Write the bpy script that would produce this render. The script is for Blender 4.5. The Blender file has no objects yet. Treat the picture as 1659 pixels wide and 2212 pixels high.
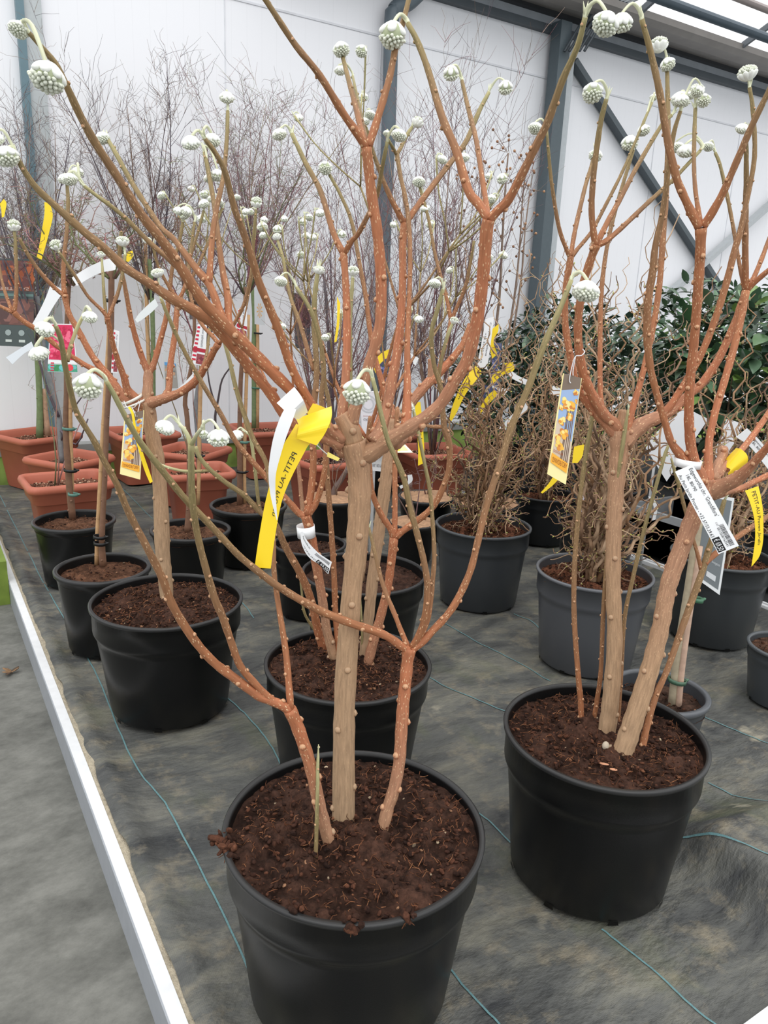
import bpy, bmesh, math, random
import numpy as np
from mathutils import Vector, Matrix, noise

# ------------------------------------------------------------------ camera
F = 1640.0; CX, CY = 829.5, 1106.0; H = 1.25
def _n(v): return v / np.linalg.norm(v)
def _setup(v1=(-216, 612), nad=(570, 7070)):
    d1 = _n(np.array([v1[0]-CX, v1[1]-CY, F])); dn = _n(np.array([nad[0]-CX, nad[1]-CY, F]))
    Z = -dn; Y = _n(d1 - d1.dot(Z)*Z); X = np.cross(Y, Z)
    return np.array([X, Y, Z])
RM = _setup()
scene = bpy.context.scene
cam_data = bpy.data.cameras.new('camera'); cam = bpy.data.objects.new('camera', cam_data)
scene.collection.objects.link(cam); scene.camera = cam
cam_data.sensor_fit = 'HORIZONTAL'; cam_data.sensor_width = 36.0; cam_data.lens = F*36.0/1659.0
cam_data.clip_start = 0.02; cam_data.clip_end = 200
cr, cu, cb = RM @ np.array([1., 0, 0]), RM @ np.array([0, -1., 0]), RM @ np.array([0, 0, -1.])
cam.matrix_world = Matrix(((cr[0], cu[0], cb[0], 0), (cr[1], cu[1], cb[1], 0), (cr[2], cu[2], cb[2], H), (0, 0, 0, 1)))

# ------------------------------------------------------------------ light and exposure
world = bpy.data.worlds.new('overcast_sky'); scene.world = world; world.use_nodes = True
wn = world.node_tree.nodes; wl = world.node_tree.links; wn.clear()
wo = wn.new('ShaderNodeOutputWorld'); wb = wn.new('ShaderNodeBackground')
wt = wn.new('ShaderNodeTexCoord'); ws = wn.new('ShaderNodeSeparateXYZ'); wr = wn.new('ShaderNodeValToRGB')
wl.new(wt.outputs['Generated'], ws.inputs[0]); wl.new(ws.outputs['Z'], wr.inputs[0])
wr.color_ramp.elements[0].position = 0.0; wr.color_ramp.elements[0].color = (0.50, 0.52, 0.54, 1)
wr.color_ramp.elements[1].position = 0.55; wr.color_ramp.elements[1].color = (1.0, 1.0, 1.0, 1)
wl.new(wr.outputs[0], wb.inputs[0]); wb.inputs[1].default_value = 1.82; wl.new(wb.outputs[0], wo.inputs[0])
sl = bpy.data.lights.new('overcast_sun', 'SUN'); sl.energy = 1.0; sl.angle = math.radians(70); sl.color = (1, 0.99, 0.97)
so = bpy.data.objects.new('overcast_sun', sl); scene.collection.objects.link(so)
so.rotation_euler = (math.radians(28), math.radians(-14), 0)
scene.view_settings.view_transform = 'Standard'; scene.view_settings.look = 'None'
scene.view_settings.gamma = 1.0; scene.view_settings.use_curve_mapping = False
scene.view_settings.exposure = 0.0

# ------------------------------------------------------------------ helpers: camera geometry
CAM = np.array([0., 0., H]); FW = RM @ np.array([0, 0, 1.]); NH = _n(np.array([FW[0], FW[1], 0.]))
def ray(x, y): return RM @ np.array([(x-CX)/F, (y-CY)/F, 1.])
def at_z(x, y, z=0.0):
    d = ray(x, y); return CAM + (z-H)/d[2]*d
def at_s(x, y, c, s=0.0):           # vertical plane through ground point c, s metres further from the viewer
    d = ray(x, y); cc = np.array([c[0], c[1], 0.])
    return CAM + (NH.dot(cc)+s)/NH.dot(d)*d
def at_Y(x, y, Y):
    d = ray(x, y); return CAM + Y/d[1]*d
def zdep(p): return float((p-CAM).dot(FW))
def srgb(r, g, b):
    f = lambda c: (c/255/12.92) if c/255 <= .04045 else ((c/255+.055)/1.055)**2.4
    return (f(r), f(g), f(b), 1.0)

# ------------------------------------------------------------------ helpers: meshes
COL = scene.collection
class MB:
    def __init__(s): s.v = []; s.f = []; s.c = []; s.b = []
    def add(s, vs, fs, col, bk=None):
        o = len(s.v); s.v += [tuple(map(float, p)) for p in vs]; s.f += [tuple(i+o for i in f) for f in fs]
        if isinstance(col, list): s.c += [tuple(x) for x in col]
        else: s.c += [tuple(col)]*len(vs)
        s.b += bk if bk is not None else [(9., 9., 0.)]*len(vs)
        return s
    def build(s, name, m, parent=None, smooth=True, origin=None):
        me = bpy.data.meshes.new(name); vs = s.v
        ob = bpy.data.objects.new(name, me)
        if origin is not None:
            vs = [(a-origin[0], b-origin[1], c-origin[2]) for a, b, c in vs]; ob.location = origin
        elif parent is not None:
            L = parent.get('_o', (0, 0, 0)); vs = [(a-L[0], b-L[1], c-L[2]) for a, b, c in vs]
        me.from_pydata(vs, [], s.f); me.materials.append(m)
        a = me.attributes.new('Col', 'FLOAT_COLOR', 'POINT'); a.data.foreach_set('color', np.array(s.c, 'f').ravel())
        b = me.attributes.new('bk', 'FLOAT_VECTOR', 'POINT'); b.data.foreach_set('vector', np.array(s.b, 'f').ravel())
        if smooth: me.polygons.foreach_set('use_smooth', [True]*len(me.polygons))
        COL.objects.link(ob)
        if parent is not None: ob.parent = parent
        return ob
GROUPS = {'price_tag': 'white price tags and labels', 'ribbon': 'yellow ribbons tied to the plants', 'plant_label': 'picture labels hanging on the plants', 'photo_tag': 'orange blossom photo tags',
          'planted_tree': 'bare maples in terracotta planters', 'standard_tree': 'staked standard trees in black pots', 'contorted_hazel': 'corkscrew hazels in round pots', 'camellia': 'camellias on the second bed',
          'evergreen_shrub': 'dark evergreens on the second bed', 'plant_pot': 'black pots on the second bed'}
def thing(name, label, cat, loc=(0, 0, 0), group=None):
    o = bpy.data.objects.new(name, None); COL.objects.link(o); o.empty_display_size = .05
    o.location = tuple(float(x) for x in loc); o['_o'] = [float(x) for x in loc]
    o['label'] = label; o['category'] = cat
    group = group or GROUPS.get(name)
    if group: o['group'] = group
    return o
def tag(o, label, cat, group=None):
    o['label'] = label; o['category'] = cat
    if group: o['group'] = group
    return o
def structure(o): o['kind'] = 'structure'; return o

def catmull(P, R, sub):
    P = [np.array(p, float) for p in P]; n = len(P)
    if n < 3 or sub < 2: return P, list(R)
    out = []; rr = []
    for i in range(n-1):
        p0 = P[i-1] if i > 0 else 2*P[0]-P[1]; p3 = P[i+2] if i+2 < n else 2*P[-1]-P[-2]
        p1, p2 = P[i], P[i+1]
        for k in range(sub):
            t = k/sub
            out.append(.5*((2*p1)+(-p0+p2)*t+(2*p0-5*p1+4*p2-p3)*t*t+(-p0+3*p1-3*p2+p3)*t**3))
            rr.append(R[i]*(1-t)+R[i+1]*t)
    out.append(P[-1]); rr.append(R[-1]); return out, rr
def tube(mb, P, R, col, n=8, cap=True, cols=None, v0=0.0):
    P = [np.array(p, float) for p in P]; m = len(P)
    T = [_n(P[min(i+1, m-1)]-P[max(i-1, 0)]+1e-9) for i in range(m)]
    a = np.array([0, 0, 1.]) if abs(T[0][2]) < .9 else np.array([1., 0, 0])
    N = _n(np.cross(T[0], a)); vs = []; bk = []; cs = []; L = v0; um = max(.002, sum(R)/len(R))
    for i in range(m):
        N = _n(N - N.dot(T[i])*T[i]); B = np.cross(T[i], N)
        if i: L += np.linalg.norm(P[i]-P[i-1])
        for k in range(n+1):
            th = 2*math.pi*k/n
            vs.append(P[i]+R[i]*(math.cos(th)*N+math.sin(th)*B)); bk.append((th*um, L, 0.0))
            cs.append(cols[i] if cols else col)
    w = n+1
    fs = [(i*w+k, i*w+k+1, (i+1)*w+k+1, (i+1)*w+k) for i in range(m-1) for k in range(n)]
    if cap:
        fs.append(tuple(range(n-1, -1, -1))); fs.append(tuple((m-1)*w+k for k in range(n)))
    mb.add(vs, fs, cs, bk)
def blob(mb, c, ax, r, l, col, n=6, m=4, flat=1.0):    # ellipsoid: radius r, half length l along ax
    c = np.array(c, float); ax = _n(np.array(ax, float)); a = np.array([0, 0, 1.]) if abs(ax[2]) < .9 else np.array([1., 0, 0])
    N = _n(np.cross(ax, a)); B = np.cross(ax, N); vs = [c-ax*l]
    for i in range(1, m):
        ph = math.pi*i/m
        for k in range(n):
            th = 2*math.pi*k/n
            vs.append(c-ax*l*math.cos(ph)+r*math.sin(ph)*(math.cos(th)*N+flat*math.sin(th)*B))
    vs.append(c+ax*l); fs = [(0, 1+(k+1) % n, 1+k) for k in range(n)]
    for i in range(m-2):
        for k in range(n):
            a0 = 1+i*n+k; a1 = 1+i*n+(k+1) % n; fs.append((a0, a1, a1+n, a0+n))
    e = len(vs)-1; o = 1+(m-2)*n; fs += [(e, o+k, o+(k+1) % n) for k in range(n)]
    mb.add(vs, fs, col)
def lathe(mb, prof, c, col, n=64, cols=None):
    vs = []; fs = []; cs = []
    for j, (r, z) in enumerate(prof):
        for k in range(n):
            th = 2*math.pi*k/n; vs.append((c[0]+r*math.cos(th), c[1]+r*math.sin(th), c[2]+z)); cs.append(cols[j] if cols else col)
    for j in range(len(prof)-1):
        for k in range(n):
            a = j*n+k; b = j*n+(k+1) % n; fs.append((a, b, b+n, a+n))
    mb.add(vs, fs, cs)
def box(mb, x0, x1, y0, y1, z0, z1, col):
    v = [(x, y, z) for z in (z0, z1) for y in (y0, y1) for x in (x0, x1)]
    mb.add(v, [(0, 2, 3, 1), (4, 5, 7, 6), (0, 1, 5, 4), (2, 6, 7, 3), (0, 4, 6, 2), (1, 3, 7, 5)], col)
def beam(mb, a, b, w, h, col, up=(0, 0, 1)):
    a = np.array(a, float); b = np.array(b, float); t = _n(b-a); s = _n(np.cross(t, np.array(up, float)))*w/2; u = _n(np.cross(s, t))*h/2
    v = [a-s-u, a+s-u, a-s+u, a+s+u, b-s-u, b+s-u, b-s+u, b+s+u]
    mb.add(v, [(0, 1, 3, 2), (4, 6, 7, 5), (0, 4, 5, 1), (2, 3, 7, 6), (0, 2, 6, 4), (1, 5, 7, 3)], col)

# ------------------------------------------------------------------ materials
def mat(name, base=None, rough=.6, attr=False, spec=.5, bump=0, bscale=80, var=0, vscale=20):
    m = bpy.data.materials.new(name); m.use_nodes = True; nt = m.node_tree; N = nt.nodes; L = nt.links
    b = N['Principled BSDF']; b.inputs['Roughness'].default_value = rough; b.inputs['Specular IOR Level'].default_value = spec
    src = None
    if attr:
        a = N.new('ShaderNodeAttribute'); a.attribute_name = 'Col'; src = a.outputs['Color']; L.new(src, b.inputs['Base Color'])
    else: b.inputs['Base Color'].default_value = base
    g = N.new('ShaderNodeTexCoord')
    if var:
        no = N.new('ShaderNodeTexNoise'); no.inputs['Scale'].default_value = vscale; no.inputs['Detail'].default_value = 5; L.new(g.outputs['Object'], no.inputs['Vector'])
        mr = N.new('ShaderNodeMapRange'); mr.inputs[1].default_value = .3; mr.inputs[2].default_value = .7; mr.inputs[3].default_value = 1-var; mr.inputs[4].default_value = 1+var
        L.new(no.outputs['Fac'], mr.inputs[0]); mx = N.new('ShaderNodeVectorMath'); mx.operation = 'SCALE'
        if src: L.new(src, mx.inputs[0])
        else: mx.inputs[0].default_value = base[:3]
        L.new(mr.outputs[0], mx.inputs['Scale']); L.new(mx.outputs[0], b.inputs['Base Color'])
    if bump:
        n2 = N.new('ShaderNodeTexNoise'); n2.inputs['Scale'].default_value = bscale; n2.inputs['Detail'].default_value = 4; L.new(g.outputs['Object'], n2.inputs['Vector'])
        bp = N.new('ShaderNodeBump'); bp.inputs['Strength'].default_value = bump; bp.inputs['Distance'].default_value = .004; L.new(n2.outputs['Fac'], bp.inputs['Height']); L.new(bp.outputs[0], b.inputs['Normal'])
    return m
def bark_mat():
    m = bpy.data.materials.new('lenticel_bark'); m.use_nodes = True; nt = m.node_tree; N = nt.nodes; L = nt.links
    b = N['Principled BSDF']; b.inputs['Roughness'].default_value = .62; b.inputs['Specular IOR Level'].default_value = .3
    a = N.new('ShaderNodeAttribute'); a.attribute_name = 'Col'; k = N.new('ShaderNodeAttribute'); k.attribute_name = 'bk'
    mp = N.new('ShaderNodeMapping'); mp.inputs['Scale'].default_value = (380, 120, 1); L.new(k.outputs['Vector'], mp.inputs[0])
    nz = N.new('ShaderNodeTexNoise'); nz.inputs['Scale'].default_value = 1.2; L.new(mp.outputs[0], nz.inputs['Vector'])
    vo = N.new('ShaderNodeTexVoronoi'); vo.inputs['Scale'].default_value = 1.0; L.new(mp.outputs[0], vo.inputs['Vector'])
    mr = N.new('ShaderNodeMapRange'); mr.inputs[1].default_value = .17; mr.inputs[2].default_value = .30; mr.inputs[3].default_value = 1; mr.inputs[4].default_value = 0; L.new(vo.outputs['Distance'], mr.inputs[0])
    mu = N.new('ShaderNodeMath'); mu.operation = 'MULTIPLY'; L.new(mr.outputs[0], mu.inputs[0]); L.new(a.outputs['Alpha'], mu.inputs[1])
    # only some cells carry a lenticel
    sp = N.new('ShaderNodeSeparateColor'); L.new(vo.outputs['Color'], sp.inputs[0])
    gt = N.new('ShaderNodeMath'); gt.operation = 'GREATER_THAN'; gt.inputs[1].default_value = .28; L.new(sp.outputs[0], gt.inputs[0])
    m2 = N.new('ShaderNodeMath'); m2.operation = 'MULTIPLY'; L.new(mu.outputs[0], m2.inputs[0]); L.new(gt.outputs[0], m2.inputs[1])
    mp2 = N.new('ShaderNodeMapping'); mp2.inputs['Scale'].default_value = (260, 30, 1); L.new(k.outputs['Vector'], mp2.inputs[0])
    n2 = N.new('ShaderNodeTexNoise'); n2.inputs['Scale'].default_value = 1; n2.inputs['Detail'].default_value = 4; L.new(mp2.outputs[0], n2.inputs['Vector'])
    vr = N.new('ShaderNodeMapRange'); vr.inputs[1].default_value = .3; vr.inputs[2].default_value = .7; vr.inputs[3].default_value = .78; vr.inputs[4].default_value = 1.2; L.new(n2.outputs['Fac'], vr.inputs[0])
    sc = N.new('ShaderNodeVectorMath'); sc.operation = 'SCALE'; L.new(a.outputs['Color'], sc.inputs[0]); L.new(vr.outputs[0], sc.inputs['Scale'])
    mx = N.new('ShaderNodeMix'); mx.data_type = 'RGBA'; L.new(m2.outputs[0], mx.inputs['Factor']); L.new(sc.outputs[0], mx.inputs[6]); mx.inputs[7].default_value = srgb(226, 190, 150)
    L.new(mx.outputs[2], b.inputs['Base Color'])
    bp = N.new('ShaderNodeBump'); bp.inputs['Strength'].default_value = .45; bp.inputs['Distance'].default_value = .0015
    ad = N.new('ShaderNodeMath'); ad.operation = 'ADD'; L.new(m2.outputs[0], ad.inputs[0]); L.new(n2.outputs['Fac'], ad.inputs[1]); L.new(ad.outputs[0], bp.inputs['Height']); L.new(bp.outputs[0], b.inputs['Normal'])
    return m
def soil_mat():
    m = bpy.data.materials.new('peat_soil'); m.use_nodes = True; nt = m.node_tree; N = nt.nodes; L = nt.links
    b = N['Principled BSDF']; b.inputs['Roughness'].default_value = .9; b.inputs['Specular IOR Level'].default_value = .15
    g = N.new('ShaderNodeTexCoord'); a = N.new('ShaderNodeAttribute'); a.attribute_name = 'Col'
    n1 = N.new('ShaderNodeTexNoise'); n1.inputs['Scale'].default_value = 45; n1.inputs['Detail'].default_value = 8; n1.inputs['Roughness'].default_value = .75; L.new(g.outputs['Object'], n1.inputs['Vector'])
    mr = N.new('ShaderNodeMapRange'); mr.inputs[1].default_value = .32; mr.inputs[2].default_value = .72; mr.inputs[3].default_value = .18; mr.inputs[4].default_value = 1.75; L.new(n1.outputs['Fac'], mr.inputs[0])
    sc = N.new('ShaderNodeVectorMath'); sc.operation = 'SCALE'; L.new(a.outputs['Color'], sc.inputs[0]); L.new(mr.outputs[0], sc.inputs['Scale']); L.new(sc.outputs[0], b.inputs['Base Color'])
    vo = N.new('ShaderNodeTexVoronoi'); vo.inputs['Scale'].default_value = 120; L.new(g.outputs['Object'], vo.inputs['Vector'])
    ad = N.new('ShaderNodeMath'); ad.operation = 'ADD'; L.new(n1.outputs['Fac'], ad.inputs[0]); L.new(vo.outputs['Distance'], ad.inputs[1])
    bp = N.new('ShaderNodeBump'); bp.inputs['Strength'].default_value = .9; bp.inputs['Distance'].default_value = .006; L.new(ad.outputs[0], bp.inputs['Height']); L.new(bp.outputs[0], b.inputs['Normal'])
    return m
def cloth_mat():
    m = bpy.data.materials.new('woven_ground_cloth'); m.use_nodes = True; nt = m.node_tree; N = nt.nodes; L = nt.links
    b = N['Principled BSDF']; b.inputs['Roughness'].default_value = .6; b.inputs['Specular IOR Level'].default_value = .35
    g = N.new('ShaderNodeTexCoord')
    def nz(s, d, r=.6, sc=None):
        n = N.new('ShaderNodeTexNoise'); n.inputs['Scale'].default_value = s; n.inputs['Detail'].default_value = d; n.inputs['Roughness'].default_value = r
        if sc:
            mp = N.new('ShaderNodeMapping'); mp.inputs['Scale'].default_value = sc; mp.inputs['Rotation'].default_value = (0, 0, .5); L.new(g.outputs['Object'], mp.inputs[0]); L.new(mp.outputs[0], n.inputs['Vector'])
        else: L.new(g.outputs['Object'], n.inputs['Vector'])
        return n
    r1 = N.new('ShaderNodeValToRGB'); n1 = nz(3.2, 9, .68, (1, 2.0, 1)); n1.inputs['Distortion'].default_value = .5; L.new(n1.outputs['Fac'], r1.inputs[0])
    e = r1.color_ramp.elements; e[0].position = .3; e[0].color = srgb(48, 50, 52); e[1].position = .70; e[1].color = srgb(122, 120, 108)
    x = e.new(.5); x.color = srgb(86, 87, 84)
    n2 = nz(9, 6, .7); r2 = N.new('ShaderNodeMapRange'); r2.inputs[1].default_value = .52; r2.inputs[2].default_value = .70; r2.inputs[4].default_value = .8; L.new(n2.outputs['Fac'], r2.inputs[0])
    mx = N.new('ShaderNodeMix'); mx.data_type = 'RGBA'; L.new(r2.outputs[0], mx.inputs['Factor']); L.new(r1.outputs[0], mx.inputs[6]); mx.inputs[7].default_value = srgb(132, 124, 106)
    n3 = nz(3.1, 5, .6, (1.4, .8, 1)); r3 = N.new('ShaderNodeMapRange'); r3.inputs[1].default_value = .55; r3.inputs[2].default_value = .75; r3.inputs[4].default_value = .55; L.new(n3.outputs['Fac'], r3.inputs[0])
    m2 = N.new('ShaderNodeMix'); m2.data_type = 'RGBA'; L.new(r3.outputs[0], m2.inputs['Factor']); L.new(mx.outputs[2], m2.inputs[6]); m2.inputs[7].default_value = srgb(92, 98, 66)
    # pale dried residue blotches
    n4 = nz(5.5, 4, .55); r4 = N.new('ShaderNodeMapRange'); r4.inputs[1].default_value = .66; r4.inputs[2].default_value = .74; r4.inputs[4].default_value = .7; L.new(n4.outputs['Fac'], r4.inputs[0])
    m3 = N.new('ShaderNodeMix'); m3.data_type = 'RGBA'; L.new(r4.outputs[0], m3.inputs['Factor']); L.new(m2.outputs[2], m3.inputs[6]); m3.inputs[7].default_value = srgb(164, 157, 138)
    w = N.new('ShaderNodeTexWave'); w.inputs['Scale'].default_value = 95; w.bands_direction = 'X'; L.new(g.outputs['Object'], w.inputs['Vector'])
    w2 = N.new('ShaderNodeTexWave'); w2.inputs['Scale'].default_value = 120; w2.bands_direction = 'Y'; L.new(g.outputs['Object'], w2.inputs['Vector'])
    wm = N.new('ShaderNodeMath'); wm.operation = 'MULTIPLY'; L.new(w.outputs['Fac'], wm.inputs[0]); L.new(w2.outputs['Fac'], wm.inputs[1])
    wr_ = N.new('ShaderNodeMapRange'); wr_.inputs[3].default_value = .9; wr_.inputs[4].default_value = 1.12; L.new(wm.outputs[0], wr_.inputs[0])
    sc = N.new('ShaderNodeVectorMath'); sc.operation = 'SCALE'; L.new(m3.outputs[2], sc.inputs[0]); L.new(wr_.outputs[0], sc.inputs['Scale']); L.new(sc.outputs[0], b.inputs['Base Color'])
    ng = nz(6, 6, .6, (1, 2.2, 1)); bp = N.new('ShaderNodeBump'); bp.inputs['Strength'].default_value = .75; bp.inputs['Distance'].default_value = .03; L.new(ng.outputs['Fac'], bp.inputs['Height']); L.new(bp.outputs[0], b.inputs['Normal'])
    return m
def concrete_mat():
    m = bpy.data.materials.new('aisle_concrete'); m.use_nodes = True; nt = m.node_tree; N = nt.nodes; L = nt.links
    b = N['Principled BSDF']; b.inputs['Roughness'].default_value = .8
    g = N.new('ShaderNodeTexCoord'); mp = N.new('ShaderNodeMapping'); mp.inputs['Scale'].default_value = (1.0, 1.5, 1); mp.inputs['Rotation'].default_value = (0, 0, -.5); L.new(g.outputs['Object'], mp.inputs[0])
    n = N.new('ShaderNodeTexNoise'); n.inputs['Scale'].default_value = 6; n.inputs['Detail'].default_value = 12; n.inputs['Roughness'].default_value = .74; L.new(mp.outputs[0], n.inputs['Vector'])
    r = N.new('ShaderNodeValToRGB'); L.new(n.outputs['Fac'], r.inputs[0]); e = r.color_ramp.elements
    e[0].position = .3; e[0].color = srgb(72, 72, 68); e[1].position = .7; e[1].color = srgb(124, 124, 118); x = e.new(.5); x.color = srgb(100, 100, 95)
    L.new(r.outputs[0], b.inputs['Base Color'])
    bp = N.new('ShaderNodeBump'); bp.inputs['Strength'].default_value = .4; bp.inputs['Distance'].default_value = .006; L.new(n.outputs['Fac'], bp.inputs['Height']); L.new(bp.outputs[0], b.inputs['Normal'])
    return m
def wall_mat():
    m = bpy.data.materials.new('white_sandwich_panel'); m.use_nodes = True; nt = m.node_tree; N = nt.nodes; L = nt.links
    b = N['Principled BSDF']; b.inputs['Roughness'].default_value = .55
    g = N.new('ShaderNodeTexCoord'); s = N.new('ShaderNodeSeparateXYZ'); L.new(g.outputs['Object'], s.inputs[0])
    # fine vertical ribs of the panel skin
    mm = N.new('ShaderNodeMath'); mm.operation = 'MULTIPLY'; mm.inputs[1].default_value = 9.0; L.new(s.outputs['X'], mm.inputs[0])
    fr = N.new('ShaderNodeMath'); fr.operation = 'FRACT'; L.new(mm.outputs[0], fr.inputs[0])
    c = N.new('ShaderNodeMapRange'); c.inputs[1].default_value = 0; c.inputs[2].default_value = .04; c.inputs[3].default_value = .93; c.inputs[4].default_value = 1; L.new(fr.outputs[0], c.inputs[0])
    sc = N.new('ShaderNodeVectorMath'); sc.operation = 'SCALE'; sc.inputs[0].default_value = srgb(232, 233, 237)[:3]; L.new(c.outputs[0], sc.inputs['Scale']); L.new(sc.outputs[0], b.inputs['Base Color'])
    return m
def glass_mat():
    m = bpy.data.materials.new('whitened_roof_glass'); m.use_nodes = True; nt = m.node_tree; N = nt.nodes; L = nt.links
    N.remove(N['Principled BSDF']); t = N.new('ShaderNodeBsdfTransparent'); d = N.new('ShaderNodeBsdfTranslucent'); d.inputs[0].default_value = (.9, .92, .93, 1)
    x = N.new('ShaderNodeMixShader'); x.inputs[0].default_value = .14; L.new(t.outputs[0], x.inputs[1]); L.new(d.outputs[0], x.inputs[2]); L.new(x.outputs[0], N['Material Output'].inputs[0])
    return m
def leaf_mat():
    m = mat('glossy_leaf', rough=.32, attr=True, spec=.6); return m
BARK = bark_mat(); SOIL = soil_mat(); CLOTH = cloth_mat(); CONC = concrete_mat(); WALL = wall_mat(); GLASS = glass_mat()
PLASTIC = mat('moulded_plastic', rough=.30, attr=True, spec=.32, bump=.06, bscale=500)
TERRA = mat('terracotta_plastic', rough=.55, attr=True, bump=.05, bscale=300, var=.07, vscale=9)
PLAIN = mat('painted_metal', rough=.5, attr=True, var=.08, vscale=8)
ALU = mat('brushed_aluminium', rough=.42, attr=True, var=.05, vscale=30)
TWIG = mat('twig_bark', rough=.7, attr=True, var=.15, vscale=60)
WOOD = mat('weathered_cane', rough=.7, attr=True, var=.14, vscale=45, bump=.2, bscale=120)
FUR = mat('silky_flower_bud', rough=.85, attr=True, spec=.2, bump=.3, bscale=600)
PRINT = mat('printed_card', rough=.4, attr=True)
LEAF = leaf_mat()
TEAL = mat('marker_thread', base=srgb(88, 124, 128), rough=.7, var=.2, vscale=200)
ALGAE = mat('algae_concrete', base=srgb(150, 176, 88), rough=.85, var=.3, vscale=6, bump=.4, bscale=40)
MOSS = mat('mossy_kerb', base=srgb(104, 124, 48), rough=.85, var=.35, vscale=9, bump=.4, bscale=40)
JUTE = mat('jute_mat', rough=.95, attr=True, var=.22, vscale=70, bump=.8, bscale=250)
random.seed(7)
BLK = (.0045, .0047, .005, 1); DGR = srgb(66, 68, 70)

# ================================================================== THE SETTING
mb = MB(); box(mb, -4, 12, -2.5, 7.5, -.16, -.10, (1, 1, 1, 1)); structure(mb.build('floor', CONC, smooth=False))
YW = 5.6
# back wall of white panels with joints
mb = MB(); box(mb, -3.2, 13, YW, YW+.1, .22, 3.62, (1, 1, 1, 1)); structure(mb.build('wall_back', WALL, smooth=False))
mb = MB(); g = srgb(212, 214, 219)
box(mb, .90, 13, YW-.006, YW, 3.19, 3.204, g)
for x in (2.06, 3.3, 6.45, 7.75): box(mb, x, x+.008, YW-.004, YW, .22, 3.19, g)
structure(mb.build('trim_1', PLAIN, smooth=False))
mb = MB(); box(mb, -3.2, 13, YW-.10, YW+.1, -.1, .17, (1, 1, 1, 1)); structure(mb.build('baseboard_back', ALGAE, smooth=False))
mb = MB(); box(mb, -3.2, 13, YW-.12, YW+.0, .17, .225, srgb(150, 152, 150)); structure(mb.build('trim_2', PLAIN, smooth=False))
# green block beside the aisle, behind the end of the edging
mb = MB(); box(mb, -1.6, .269, 3.50, 5.45, -.1, .10, (1, 1, 1, 1)); structure(mb.build('baseboard_left', MOSS, smooth=False))
# gutter and eaves beams above the wall
mb = MB()
box(mb, 3.3, 13, YW-.06, YW+.1, 3.53, 3.585, srgb(66, 74, 80))
box(mb, 3.3, 13, YW-.02, YW+.1, 3.585, 3.66, srgb(156, 162, 168))
box(mb, 3.3, 13, YW-.07, YW+.1, 3.66, 3.70, srgb(44, 46, 50))
structure(mb.build('trim_3', PLAIN, smooth=False))
mb = MB(); pr = [(YW+.1, 3.69), (YW-.08, 3.69), (YW-.24, 3.66), (YW-.38, 3.66), (YW-.44, 3.69), (YW-.455, 3.735), (YW-.44, 3.74), (YW+.1, 3.80)]
vs = [(x, a, b) for x in (2.2, 13) for a, b in pr]; n = len(pr)
mb.add(vs, [(i, (i+1) % n, n+(i+1) % n, n+i) for i in range(n)]+[tuple(range(n)), tuple(range(2*n-1, n-1, -1))], srgb(140, 135, 131))
structure(mb.build('trim_4', PLAIN, smooth=False))
# roof panes and bars
mb = MB(); mg = MB()
def roof(y): return 3.75+(YW-.44-y)*.42
for i in range(6):
    x = 4.2+i*1.4
    mb.add([(x, YW-.44, roof(YW-.44)), (x+1.38, YW-.44, roof(YW-.44)), (x+1.38, 3.2, roof(3.2)), (x, 3.2, roof(3.2))], [(0, 1, 2, 3)], (1, 1, 1, 1))
structure(mb.build('window_1', GLASS, smooth=False))
mb = MB()
for i in range(7):
    x = 4.19+i*1.4; beam(mb, (x, YW-.44, roof(YW-.44)-.02), (x, 3.2, roof(3.2)-.02), .03, .05, srgb(92, 98, 104))
structure(mb.build('trim_5', PLAIN, smooth=False))
mb = MB()
zp = at_Y(1550, 43, 4.6)[2]; zq = at_Y(1630, 10, 4.2)[2]; tube(mb, [(4.0, 4.6, zp), (13, 4.6, zp)], [.036]*2, srgb(74, 86, 96), 12)
tube(mb, [(4.0, 4.2, zq), (13, 4.2, zq)], [.026]*2, srgb(150, 140, 138), 10)
tag(mb.build('heating_pipe', PLAIN), 'pair of straight horizontal pipes under the roof glass', 'pipe')
# galvanised post, second flange and shoe
mb = MB(); box(mb, 4.95, 5.07, YW-.17, YW-.05, -.1, 3.6, srgb(74, 86, 92)); box(mb, 5.07, 5.20, YW-.10, YW-.04, -.1, 3.5, srgb(176, 182, 186))
structure(mb.build('trim_6', ALU, smooth=False))
mb = MB()
for i in range(5):
    y0 = YW-.2-i*.028; tube(mb, [(4.98+.03*i, y0, 3.36), (5.16+.03*i, y0-.03, 3.66), (5.45+.04*i, y0-.20, 3.85), (5.8, y0-.6, 4.2)], [.012]*4, srgb(70, 78, 84), 6)
tag(mb.build('cable_bundle', PLAIN), 'bundle of dark cables bending up over the top of the grey post', 'cable')
# wind braces
mb = MB(); beam(mb, (5.22, YW-.06, 3.36), (8.1, YW-.06, 1.30), .05, .085, srgb(70, 80, 86), up=(0, 1, 0)); structure(mb.build('trim_7', ALU, smooth=False))
mb = MB(); beam(mb, (6.55, YW-.10, 1.27), (9.4, YW-.10, 3.22), .05, .085, srgb(170, 175, 178), up=(0, 1, 0)); structure(mb.build('trim_8', ALU, smooth=False))
# left corner: gap strip and grey column
mb = MB(); box(mb, .80, .90, YW-.03, YW, .22, 3.6, srgb(178, 184, 186)); box(mb, .755, .80, YW-.05, YW, .22, 3.6, srgb(96, 122, 132)); structure(mb.build('trim_9', ALU, smooth=False))
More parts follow.
